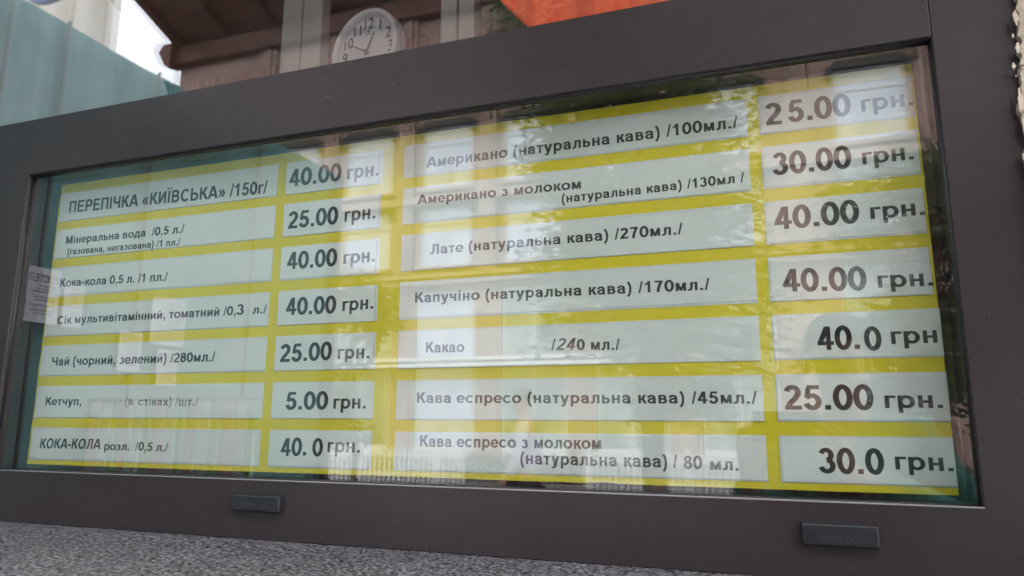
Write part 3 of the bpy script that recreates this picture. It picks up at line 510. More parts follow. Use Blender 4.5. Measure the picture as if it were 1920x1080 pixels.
# ------------------------------------------------------------------ clock and fittings inside
def make_clock():
    D = 1.95; c = Vector((-.6282 * D, Y(D), Z(.6307 * D)))
    r = .080 * D / 1.5; Ro = 1.43 * r
    t = empty('wall_clock', c, label='round white wall clock with black numerals above the transom', cat='clock')
    t.rotation_euler = (0, R(2), R(-12))
    # outline turned round the axis that faces the window (local -y)
    def lathe(prof, n=64):
        bm = bmesh.new(); rings = []
        for rad, y in prof:
            rings.append([bm.verts.new((rad * math.sin(2 * math.pi * i / n), y, rad * math.cos(2 * math.pi * i / n))) for i in range(n)])
        for a, b in zip(rings, rings[1:]):
            for i in range(n): bm.faces.new((a[i], a[(i + 1) % n], b[(i + 1) % n], b[i]))
        return done(bm, True)
    W_ = mat('white_clock_plastic', (.85, .85, .87), .35)
    def sub(nm, me, m): return link(nm, me, m, t, loc=(0, 0, 0))
    sub('rim', lathe([(Ro * .84, .004), (Ro * .86, -.016), (Ro * .90, -.026), (Ro * .95, -.027), (Ro, -.018), (Ro, .02), (0.001, .022)]), W_)
    bm = bmesh.new(); bmesh.ops.create_circle(bm, cap_ends=True, radius=Ro * .86, segments=64, matrix=Matrix.Rotation(R(90), 4, 'X')); sub('dial', done(bm), mat('white_dial', (.86, .84, .85), .5))
    B = mat('black_numeral', (.02, .02, .022), .5)
    for n in range(1, 13):
        me = text_mesh(str(n), .004, 4); xs = [v.co.x for v in me.vertices]; ys = [v.co.y for v in me.vertices]; s = .031 * D / 1.5 / .72
        an = 2 * math.pi * n / 12; cx, cz = r * math.sin(an), r * math.cos(an)
        for v in me.vertices: v.co = Vector((cx + (v.co.x - (min(xs) + max(xs)) / 2) * s * .95, -.0015, cz + (v.co.y - (min(ys) + max(ys)) / 2) * s))
        sub('numeral', me, B)
    def hand(nm, an, l, w, y):
        d = Vector((math.sin(an), 0, math.cos(an))); n = Vector((d.z, 0, -d.x)); bm = bmesh.new()
        p = [d * -.012 + n * w, d * l + n * w * .5, d * l - n * w * .5, d * -.012 - n * w]
        A = [bm.verts.new(q + Vector((0, y, 0))) for q in p]; Bv = [bm.verts.new(q + Vector((0, y + .001, 0))) for q in p]
        bm.faces.new(A); bm.faces.new(Bv[::-1])
        for i in range(4): bm.faces.new((A[i], A[(i + 1) % 4], Bv[(i + 1) % 4], Bv[i]))
        sub(nm, done(bm), B)
    hand('hour_hand', R(25), r * .68, .0042, -.006); hand('minute_hand', R(-62), r * .82, .0026, -.009)
    bm = bmesh.new(); tube(bm, (0, -.013, 0), (0, 0, 0), .007, .007, 16); sub('pin', done(bm), B)
    # small printed mark under the 12
    sub('dial_mark', boxes(((-.012, -.0015, r * .62), (.012, -.001, r * .645)), ((-.004, -.0015, r * .70), (.004, -.001, r * .77))), B)
    # rod that carries the clock from the wall behind
    bm = bmesh.new(); tube(bm, (0, .02, 0), (-.25, 1.24, 0), .008, .008, 8); sub('bracket', done(bm), DARKW)
make_clock()
PVC = mat('white_plastic_post', (.84, .84, .82), .4)
def post(x0, x1, D, label):
    y = Y(D); xm = x0 + (x1 - x0) * .49
    t = empty('window_post', ((x0 + x1) / 2, y, .03), label=label, cat='post', group='white posts inside the shop')
    link('casing', boxes(((x0, y, .03), (xm - .004, y + .06, 4.29)), bev=.004), PVC, t); link('casing', boxes(((xm + .006, y, .03), (x1, y + .06, 4.29)), bev=.004), PVC, t)
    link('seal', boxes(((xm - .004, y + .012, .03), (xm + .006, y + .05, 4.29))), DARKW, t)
D = 2.25
post(-.813 * D, -.727 * D, D, 'white post inside the shop, to the left of the wall clock'); post(-.4885 * D, -.4265 * D, D, 'white post inside the shop, to the right of the wall clock')
ORANGE = vary(mat('orange_red_cloth', (.72, .085, .022), .6), (.80, .045, .006), (.95, .11, .015), 9, stretch=(5, 1, .15), detail=3)
bm = bmesh.new(); rows = []
for j in range(26):
    z = .584 + j * .03; xl = -.3997 - (z - .713) * .845
    row = []
    for i in range(90):
        x = xl + (.205 - xl) * i / 89
        row.append(bm.verts.new((x, .055 + .007 * math.sin(x * 62 + .5 * math.sin(x * 17)) + .003 * math.sin(x * 150), Z(z))))
    rows.append(row)
for a, b in zip(rows, rows[1:]):
    for i in range(89): bm.faces.new((a[i], a[i + 1], b[i + 1], b[i]))
o = link('orange_curtain', done(bm, True), ORANGE)
tag(o, 'bright orange red pleated curtain with a slanting edge behind the upper pane', 'curtain')
sm = o.modifiers.new('thick', 'SOLIDIFY'); sm.thickness = .002

bm = bmesh.new(); rows = []; D = 1.45  # pale sheet added to lighten the pane; its edge follows the mirrored eave
for j in range(12):
    row = []
    for i in range(120):
        zq = -.3 + j * .17; xr = D * (-1.065 - max(0, zq / D - .68) * 1.05); x = -2.0 * D + (xr + 2.0 * D) * i / 119
        row.append(bm.verts.new((x, Y(D) + .010 * math.sin(x * 12 + 1.2 * math.sin(x * 5)) + .002 * math.sin(x * 60), Z(-.3 + j * .17))))
    rows.append(row)
for a, b in zip(rows, rows[1:]):
    for i in range(119): bm.faces.new((a[i], a[i + 1], b[i + 1], b[i]))
o = link('lightening_sheet', done(bm, True), vary(mat('pale_grey_sheet', (.5, .54, .56), .8), (.38, .41, .42), (.48, .51, .51), 4, stretch=(4, 1, .3)))
tag(o, 'pale grey sheet added inside the shop to lighten the left end of the upper pane', 'curtain'); o.modifiers.new('thick', 'SOLIDIFY').thickness = .002

# ------------------------------------------------------------------ street side, seen mirrored in the glass
TEAL = vary(mat('teal_safety_net', (.02, .12, .12), .7), (.035, .125, .125), (.095, .225, .225), 1.2, detail=9, stretch=(1, .5, 2.4), lo=.3, hi=.7, bump=.5, bscale=14, dist=.01)
hd = empty('site_hoarding', (-4, RY(4), 0), label='tall teal netted hoarding beside the pavement with paper notices, mirrored at left', cat='hoarding')
HX, HZ = -4.0, Z(2.42)
bm = bmesh.new(); rows = []
for j in range(30):
    z = HZ * j / 29; row = []
    for i in range(60):
        y = RY(5.85) + (-.12 - RY(5.85)) * i / 59
        row.append(bm.verts.new((HX + .02 * noise.noise(Vector((y * 1.4, z * .8, 3))) + .008 * noise.noise(Vector((y * 6, z * 3, 3))), y, z)))
    rows.append(row)
for a, b in zip(rows, rows[1:]):
    for i in range(59): bm.faces.new((a[i], a[i + 1], b[i + 1], b[i]))
o = link('net_sheet', done(bm, True), TEAL, hd); o.modifiers.new('thick', 'SOLIDIFY').thickness = .003
POLE = mat('dark_scaffold_pole', (.03, .05, .05), .5, .3)
for d in (1.6, 2.55, 2.9, 3.6, 4.7, 5.8):
    bm = bmesh.new(); tube(bm, (HX + .045, RY(d), 0), (HX + .045, RY(d), HZ), .012, .012, 8); link('pole', done(bm, True), POLE, hd)
for z in (Z(.45), Z(1.5)):
    bm = bmesh.new(); tube(bm, (HX - .06, -.12, z), (HX - .06, RY(5.85), z), .022, .022, 8); link('rail', done(bm, True), POLE, hd)
bm = bmesh.new(); box(bm, (HX - .05, RY(5.95), 0), (HX + .05, RY(5.86), HZ)); link('end_post', done(bm), POLE, hd)
NOTE = vary(mat('notice_paper', (.7, .7, .76), .7), (.44, .44, .50), (.58, .58, .63), 20)
GINK = mat('notice_ink', (.05, .05, .07), .6)
def notice(d0, d1, z0, z1, head, lines, label):
    """sheet of paper fixed to the net; read from the street side"""
    y0, y1 = RY(d0), RY(d1)       # y0 nearer to the window
    t = link('paper_notice', boxes(((HX + .058, y1, z0), (HX + .060, y0, z1))), NOTE)
    tag(t, label, 'notice', 'paper notices on the teal hoarding')
    bs = []
    z = z1 - (z1 - z0) * (.34 if head else .12)
    while z > z0 + .03:
        ya = y1 + .02; yb = y0 - .02 - rnd.uniform(0, .3) * (y0 - y1); bs.append(((HX + .0602, ya, z), (HX + .0606, yb, z + .006))); z -= rnd.choice((.018, .018, .03))
    link('small_print', boxes(*bs), GINK, t)
    if head:
        me = text_mesh(head, .02, 4); w = max(v.co.x for v in me.vertices); s = (y0 - y1) * .9 / w; hh = (z1 - z0) * .14 / .72
        for v in me.vertices: v.co = Vector((HX + .0607, y1 + (y0 - y1) * .05 + v.co.x * s, z1 - (z1 - z0) * .27 + v.co.y * hh))
        link('lettering', me, GINK, t)
notice(2.83, 3.03, Z(.54), Z(.86), 'ХОСТЕЛ', 1, 'white hostel notice with capital letters on the teal hoarding, beside the frame')
notice(3.06, 3.19, Z(.54), Z(.80), None, 1, 'small white notice to the right of the hostel notice')
notice(3.72, 4.02, Z(.50), Z(.83), None, 1, 'upper white notice of the pair in the middle of the hoarding')
notice(3.80, 3.98, Z(.22), Z(.47), None, 1, 'lower white notice of the pair in the middle of the hoarding')
notice(3.48, 3.66, Z(.30), Z(.56), None, 1, 'faded white notice just left of the pair on the hoarding')
# round blue sign over the hoarding
bm = bmesh.new(); tube(bm, (0, 0, 0), (0, .03, 0), .30, .30, 40)
sg = link('round_sign', done(bm), mat('blue_sign_face', (.06, .12, .42), .4), None, loc=(-1.43 * 2.5, RY(2.5), Z(1.01 * 2.5))); tag(sg, 'round dark blue sign hanging above the hoarding', 'sign')
bm = bmesh.new(); tube(bm, (0, .015, .2), (-.55, .015, .2), .012, .012, 8); link('bracket', done(bm), POLE, sg, loc=(0, 0, 0))

# hanging cloths on a low rack in front of the hoarding
rk = empty('cloth_rack', (-3.4, RY(3.4), 0), label='low rack of hanging pink and pale striped cloths before the hoarding', cat='cloth rack')
DK = mat('rack_steel', (.08, .08, .085), .4, .6)
bm = bmesh.new(); tube(bm, (-4.0, RY(3.35), Z(.11)), (-2.72, RY(3.35), Z(.11)), .014, .014, 8)
for xx in (-3.98, -2.74): tube(bm, (xx, RY(3.35), 0), (xx, RY(3.35), Z(.12)), .014, .014, 8)
link('rail', done(bm, True), DK, rk)
cm = [mat('pink_cloth', (.78, .50, .60), .8), mat('pale_blue_cloth', (.78, .80, .86), .8), mat('pale_green_cloth', (.42, .70, .44), .8)]
x = -3.97
for i in range(15):
    w = (.10, .085, .062)[i % 3]; bm = bmesh.new(); rows = []
    for j in range(9):
        z = Z(.10) - j * .06
        rows.append([bm.verts.new((x + w * k / 6, RY(3.35) + .02 * math.sin(k * 2 + i) * (j / 8) + .004 * k, z)) for k in range(7)])
    for a, b in zip(rows, rows[1:]):
        for k in range(6): bm.faces.new((a[k], a[k + 1], b[k + 1], b[k]))
    o = link('hanging_cloth', done(bm, True), cm[i % 3], rk); o.modifiers.new('thick', 'SOLIDIFY').thickness = .003; x += w + .002

# beige building far left
BEI = vary(mat('beige_render', (.55, .50, .42), .8), (.48, .43, .36), (.62, .57, .49), .4, stretch=(1, 1, .25))
xe = -36.0; d1 = 36.0 / 1.2285
bb = empty('beige_building', (xe, RY(d1), 0), label='tall beige building with plain pilasters rising behind the teal hoarding', cat='building')
link('wall', boxes(((xe - 12, RY(d1), 0), (xe, RY(15), 44))), BEI, bb)
for k in range(7):
    yy = RY(d1) + .1 + k * 2.0; link('pilaster', boxes(((xe, yy, 0), (xe + .3, yy + .8, 44))), BEI, bb)
for k in range(9):
    link('string_course', boxes(((xe, RY(d1) + .01, 4.6 * k + 3.6), (xe + .38, RY(15), 4.6 * k + 3.8))), BEI, bb)

# brown building across the street
DF = 24.0; FY = RY(DF)
def fx(a): return a * DF
def fz(a): return Z(a * DF)
STONE = vary(mat('pink_brown_stone', (.40, .27, .23), .8), (.30, .195, .165), (.39, .27, .225), .5, detail=8, bump=.4, bscale=12, dist=.02)
TRIM = vary(mat('pale_pink_trim', (.50, .38, .33), .75), (.36, .25, .21), (.44, .33, .28), .8)
HOODM = mat('dark_window_hood', (.045, .045, .05), .6)
WFR = mat('white_window_frame', (.62, .62, .60), .5)
SKYPANE = vary(mat('sky_painted_pane', (.52, .57, .68), .12), (.46, .52, .66), (.62, .66, .74), 1.2, stretch=(3, 1, .5))  # pale sky reflection painted into the pane colour
SHOPG = vary(mat('pale_shop_glass', (.30, .36, .33), .1), (.12, .16, .145), (.34, .38, .35), .5, stretch=(2, 1, .4))
BROWN = vary(mat('brown_soffit_wood', (.20, .13, .10), .7), (.085, .038, .028), (.15, .072, .05), .8, stretch=(1, 4, 1))
fb = empty('brown_building', (0, FY, 0), label='pinkish brown stone building with rows of hooded windows across the street', cat='building')
cent = [-.9005, -.7565, -.6125, -.4685, -.3245, -.1805, -.0365, .149, .293, .437, .581, .725]; HW = .0440
rowsz = [(.2375, .335), (.365, .4708), (.505, .600)]
XA, XB = -1.0445, .85; zt = .668
bs = []; th = .6
zprev = .200
for z0, z1 in rowsz + [(zt, None)]:
    bs.append(((fx(XA), FY - th, fz(zprev)), (fx(XB), FY, fz(z0))))
    if z1 is None: break
    xp = XA
    for c in cent + [None]:
        xn = XB if c is None else c - HW
        bs.append(((fx(xp), FY - th, fz(z0)), (fx(xn), FY, fz(z1))))
        if c is not None: xp = c + HW
    zprev = z1
# ground floor piers
xp = XA
for i, c in enumerate(cent + [None]):
    xn = XB if c is None else c - .052
    bs.append(((fx(xp), FY - th, 0), (fx(xn), FY, fz(.200))))
    if c is not None: xp = c + .052
link('wall', boxes(*bs), STONE, fb)
link('back_wall', boxes(((fx(XA) + .1, FY - 14, 0), (fx(XB) - .1, FY - th - .01, fz(zt)))), DARKW, fb)
fr_me = {}; 
for ri, (z0, z1) in enumerate(rowsz):
    H, Wd = (z1 - z0) * DF, 2 * HW * DF; t = .07
    f = boxes(((-Wd / 2, -.14, 0), (-Wd / 2 + t, -.06, H)), ((Wd / 2 - t, -.14, 0), (Wd / 2, -.06, H)), ((-Wd / 2 + t, -.14, 0), (Wd / 2 - t, -.06, t)), ((-Wd / 2 + t, -.14, H - t), (Wd / 2 - t, -.06, H)),
              ((-t / 2, -.14, t), (t / 2, -.06, H * .70)), ((-Wd / 2 + t, -.14, H * .70), (Wd / 2 - t, -.06, H * .70 + t)))
    p = boxes(((-Wd / 2 + t, -.12, t), (-t / 2, -.11, H * .70)), ((t / 2, -.12, t), (Wd / 2 - t, -.11, H * .70)), ((-Wd / 2 + t, -.12, H * .70 + t), (Wd / 2 - t, -.11, H - t)))
    # dark hood with bevelled corners
    k = Wd / 2
    hp = [(-k - .22, H - .34), (-k - .22, H + .02), (-k + .12, H + .26), (k - .12, H + .26), (k + .22, H + .02), (k + .22, H - .34), (k, H - .34), (k, H - .02), (-k, H - .02), (-k, H - .34)]
    h = prism(hp, .003, .14)
    for c in cent:
        if c > .6: continue
        o = link('window', f, WFR, fb, loc=Vector((fx(c), FY, fz(z0))) - fb.location)
        link('pane', p, SKYPANE, o, loc=(0, 0, 0)); link('hood', h, HOODM, fb, loc=Vector((fx(c), FY, fz(z0))) - fb.location)
        link('window_ledge', boxes(((-k - .15, .003, -.16), (k + .15, .25, -.02)), bev=.01), TRIM, fb, loc=Vector((fx(c), FY, fz(z0))) - fb.location)
for c0, c1 in zip(cent[:-3], cent[1:-2]):
    m_ = (c0 + c1) / 2
    link('pilaster', boxes(((fx(m_ - .0135), FY + .003, fz(.225)), (fx(m_ + .0135), FY + .22, fz(zt) - .01))), TRIM, fb)
    link('pilaster_edge', boxes(((fx(m_ - .0062), FY + .223, fz(.225)), (fx(m_ + .0062), FY + .30, fz(zt) - .01))), STONE, fb)
for a, b_, dp in ((.338, .3445, .36), (.3455, .352, .26), (.206, .214, .35), (.2155, .2225, .45)):
    link('cornice', boxes(((fx(XA) - .1, FY + .0035, fz(a)), (fx(XB), FY + dp, fz(b_))), bev=.02), TRIM, fb)
for i, c in enumerate(cent):
    if c > .6: continue
    z0, z1 = 0.0, fz(.198); w = .05 * DF
    o = link('shopfront', boxes(((fx(c) - w, FY - .22, z0), (fx(c) - w + .08, FY - .12, z1)), ((fx(c) + w - .08, FY - .22, z0), (fx(c) + w, FY - .12, z1)), ((fx(c) - w + .08, FY - .22, z1 - .1), (fx(c) + w - .08, FY - .12, z1)),
                                 ((fx(c) - .04, FY - .22, z0), (fx(c) + .04, FY - .12, z1 - .1)), ((fx(c) - w + .08, FY - .22, z0), (fx(c) - .04, FY - .12, .5)), ((fx(c) + .04, FY - .22, z0), (fx(c) + w - .08, FY - .12, .5))), WFR, fb)
    link('pane', boxes(((fx(c) - w + .08, FY - .19, .5), (fx(c) - .04, FY - .17, z1 - .1)), ((fx(c) + .04, FY - .19, .5), (fx(c) + w - .08, FY - .17, z1 - .1))), SKYPANE if i == 3 else SHOPG, o)
WH = mat('white_fascia', (.74, .74, .74), .5)
for a, b_ in ((.0775, .0825), (.086, .0915)):
    link('fascia_band', boxes(((fx(-.78), FY + .0035, fz(a)), (fx(-.20), FY + .55, fz(b_))), bev=.02), WH, fb)
# flared eaves with rafters
zw, zo = .704 * DF, .849 * 21.2
y0, y1 = FY + .0, RY(21.2); sl = (zo - zw) / (y1 - y0); y2 = y1 + 2.6
xa, xb = -25.2, fx(XB)
def eave(y): return Z(zw + sl * (y - y0))
bm = bmesh.new(); P = [(xa, y0 - 14, eave(y0)), (xb, y0 - 14, eave(y0)), (xb, y0, eave(y0)), (xb, y2, eave(y2)), (xa, y2, eave(y2)), (xa, y0, eave(y0))]
lo_ = [bm.verts.new(p) for p in P]; hi_ = [bm.verts.new((p[0], p[1], p[2] + .25)) for p in P]
for vv in (lo_, hi_):
    bm.faces.new((vv[0], vv[1], vv[2], vv[5])); bm.faces.new((vv[5], vv[2], vv[3], vv[4]))
for i in range(6): bm.faces.new((lo_[i], lo_[(i + 1) % 6], hi_[(i + 1) % 6], hi_[i]))
link('roof', done(bm), BROWN, fb)
link('frieze', boxes(((fx(XA) - .25, FY + .003, fz(zt) - .02), (xb, FY + .5, Z(zw) - .02))), BROWN, fb)
for k in range(13):
    xx = xa + .3 + k * 2.6; bm = bmesh.new()
    q = [(xx, y0 + .5, eave(y0 + .5) - .32), (xx + .3, y0 + .5, eave(y0 + .5) - .32), (xx + .3, y2, eave(y2) - .28), (xx, y2, eave(y2) - .28)]
    A = [bm.verts.new(p) for p in q]; B = [bm.verts.new((p[0], p[1], p[2] + .30)) for p in q]
    bm.faces.new(A); bm.faces.new(B)
    for i in range(4): bm.faces.new((A[i], A[(i + 1) % 4], B[(i + 1) % 4], B[i]))
    link('rafter', done(bm), BROWN, fb)
link('corner_bracket', prism([(fx(XA) - .55, fz(.690)), (fx(XA) - .30, Z(zw) + .0), (fx(XA) + .2, Z(zw)), (fx(XA) + .2, fz(.655)), (fx(XA) - .1, fz(.660))], FY + .51, FY + .9), BROWN, fb)

# ------------------------------------------------------------------ trees
LEAFM = []
for i, (c1, c2) in enumerate((((.024, .045, .017), (.055, .09, .032)), ((.04, .066, .024), (.085, .125, .05)))):
    m = vary(mat('leaf_green', c2, .5), c1, c2, 1.6, detail=3)
    N, L, b = nodes(m); tl = N.new('ShaderNodeBsdfTranslucent'); tl.inputs[0].default_value = (c2[0] * 1.2, c2[1] * 1.3, c2[2], 1); ms = N.new('ShaderNodeMixShader'); ms.inputs[0].default_value = .3
    L.new(b.outputs[0], ms.inputs[1]); L.new(tl.outputs[0], ms.inputs[2]); L.new(ms.outputs[0], N['Material Output'].inputs[0]); LEAFM.append(m)
BARK = vary(mat('grey_bark', (.14, .11, .09), .9), (.10, .08, .065), (.20, .17, .14), 6, stretch=(1, 1, .2), bump=.8, bscale=30, dist=.02)
def tree(name, label, x, y, top, blobs, n, size, tr=.12, seed=1):
    """blobs: (dx, dy, z, rx, rz) clumps of leaves round the stem"""
    q = random.Random(seed); t = empty(name, (x, y, 0), label=label, cat='tree', group='trees along the street')
    bm = bmesh.new(); prev = Vector((0, 0, -.1)); seg = 6; pr = tr
    pts_ = [Vector((q.uniform(-.1, .1) * i, q.uniform(-.06, .06) * i, top * i / seg)) for i in range(1, seg + 1)]
    for i, p in enumerate(pts_):
        r2 = tr * (1 - (i + 1) / (seg + 2)); tube(bm, prev, p, pr, r2, 9, False); prev, pr = p, r2
    link('trunk', done(bm, True), BARK, t, loc=(0, 0, 0))
    bm = bmesh.new()
    for bl in blobs:
        s = pts_[min(seg - 1, max(1, int(bl[2] / top * seg) - 2))]; e2 = Vector(bl[:3]); md = (s + e2) / 2 + Vector((0, 0, .15 * bl[3]))
        tube(bm, s, md, tr * .42, tr * .25, 6, False); tube(bm, md, e2, tr * .25, tr * .06, 6, False)
        for _ in range(5):
            dvec = Vector((q.gauss(0, 1), q.gauss(0, 1), q.gauss(0, .7))).normalized(); tube(bm, md.lerp(e2, q.uniform(.3, 1)), e2 + Vector((dvec.x * bl[3], dvec.y * bl[3], dvec.z * bl[4])) * .85, tr * .1, tr * .02, 4, False)
    link('branches', done(bm, True), BARK, t, loc=(0, 0, 0))
    vs, fs = [], []; tot = sum(b_[3] * b_[3] * b_[4] for b_ in blobs)
    for bl in blobs:
        k = int(n * bl[3] * bl[3] * bl[4] / tot)
        sprigs = max(6, k // 14)
        for _ in range(sprigs):
            dv = Vector((q.gauss(0, 1), q.gauss(0, 1), q.gauss(0, 1))).normalized() * (q.random() ** .42)
            c = Vector((bl[0] + dv.x * bl[3], bl[1] + dv.y * bl[3], bl[2] + dv.z * bl[4]))
            if noise.noise(c * (1.3 / max(.5, bl[3] * .6)) + Vector((seed * 9, 0, 0))) < -.10: continue
            for _ in range(14):
                pc = c + Vector((q.gauss(0, 1), q.gauss(0, 1), q.gauss(0, 1))) * size * 1.5
                a = Vector((q.gauss(0, 1), q.gauss(0, 1), q.gauss(0, .6) - .3)).normalized(); b_ = a.orthogonal().normalized(); b_ = Matrix.Rotation(q.uniform(0, 6.28), 3, a) @ b_
                s_ = size * q.uniform(.6, 1.25); i0 = len(vs)
                vs += [pc, pc + a * s_ * .5 + b_ * s_ * .32, pc + a * s_ * 1.1, pc + a * s_ * .5 - b_ * s_ * .32]; fs.append((i0, i0 + 1, i0 + 2, i0 + 3))
    me = bpy.data.meshes.new('leaves'); me.from_pydata(vs, [], fs); o = link('crown', me, LEAFM, t, loc=(0, 0, 0))
    for p in me.polygons: p.material_index = int((p.index // 14 * 2654435761) % 97 < 40)
    return t
def blobset(q, n, cx, cy, cz, sx, sy, sz, r0_, r1_):
    out = []
    for _ in range(n):
        d = Vector((q.gauss(0, 1), q.gauss(0, 1), q.gauss(0, 1))).normalized() * q.uniform(.3, 1)
        r_ = q.uniform(r0_, r1_); out.append((cx + d.x * sx, cy + d.y * sy, cz + d.z * sz, r_, r_ * .8))
    return out
q = random.Random(11)
tree('street_tree', 'large leafy street tree mirrored across the middle of the board', -1.35, RY(9.2), 7.6, blobset(q, 20, -.35, 0, 6.0, 1.8, 1.7, 2.6, .55, .95) + blobset(q, 26, -.2, 0, 3.9, 2.0, 1.5, 1.9, .45, .8) + blobset(q, 14, .3, 0, 2.1, 1.7, 1.1, .7, .3, .55), 72000, .085, .16, 3)
q = random.Random(5)
tree('street_tree', 'leafy street tree mirrored beside the right frame post', 1.75, RY(8.3), 4.6, blobset(q, 12, .1, 0, 3.55, .95, 1.0, .75, .4, .7) + blobset(q, 14, -.35, 0, 2.2, 1.25, .9, .9, .35, .6), 24000, .08, .12, 8)
q = random.Random(9)
tree('young_tree', 'slim young tree mirrored between the two price columns', -5.3, RY(8.6), 3.5, blobset(q, 8, .05, 0, 3.0, .38, .5, .75, .28, .45), 4500, .07, .06, 4)
q = random.Random(21)
tree('young_tree', 'low bushy young tree mirrored in front of the hoarding end', -4.9, RY(6.9), 1.9, blobset(q, 9, .1, 0, 1.5, .5, .4, .45, .25, .42), 4500, .06, .05, 6)
q = random.Random(33)
tree('street_tree', 'distant street tree to the right across the road', 6.5, RY(15), 6.5, blobset(q, 14, 0, 0, 5.4, 1.7, 1.7, 1.6, .6, 1.0), 9000, .12, .15, 12)
# a clipped hedge strip across the road
vs, fs = [], []; q = random.Random(2)
for _ in range(9000):
    c = Vector((q.uniform(-14, 8), RY(16.4) + q.uniform(-.35, .35), q.uniform(.0, .62))); a = Vector((q.gauss(0, 1), q.gauss(0, 1), q.gauss(0, 1))).normalized(); b_ = a.orthogonal().normalized(); s_ = .11
    i0 = len(vs); vs += [c, c + a * s_ * .5 + b_ * s_ * .3, c + a * s_, c + a * s_ * .5 - b_ * s_ * .3]; fs.append((i0, i0 + 1, i0 + 2, i0 + 3))
me = bpy.data.meshes.new('hedge'); me.from_pydata(vs, [], fs); o = link('hedge', me, LEAFM[0]); tag(o, 'low green hedge across the road behind the white fence', 'hedge')

# ------------------------------------------------------------------ white fences across the road
PW = mat('white_fence_paint', (.74, .74, .74), .6)
def fence(xa, xb, d, label):
    t = empty('white_fence', (xa, RY(d), 0), label=label, cat='fence', group='low white picket fences across the road')
    pk = boxes(((-.028, 0, 0), (.028, .02, .80)), bev=.003); po = boxes(((-.05, -.04, 0), (.05, .06, .9)), bev=.005); n = int((xb - xa) / .125)
    for i in range(n + 1): link('picket', pk, PW, t, loc=(i * .125, .022, 0))
    for z in (.2, .62): link('rail', boxes(((0, 0, z), (n * .125, .02, z + .06))), PW, t, loc=(0, 0, 0))
    i = 0
    while i * 2.0 < xb - xa: link('post', po, PW, t, loc=(i * 2.0 - .06, -.07, 0)); i += 1
fence(-.74 * 15, -.43 * 15, 15, 'white picket fence mirrored below the left price column'); fence(-.24 * 14.6, .05 * 14.6, 14.6, 'white picket fence mirrored below the espresso with milk strip')

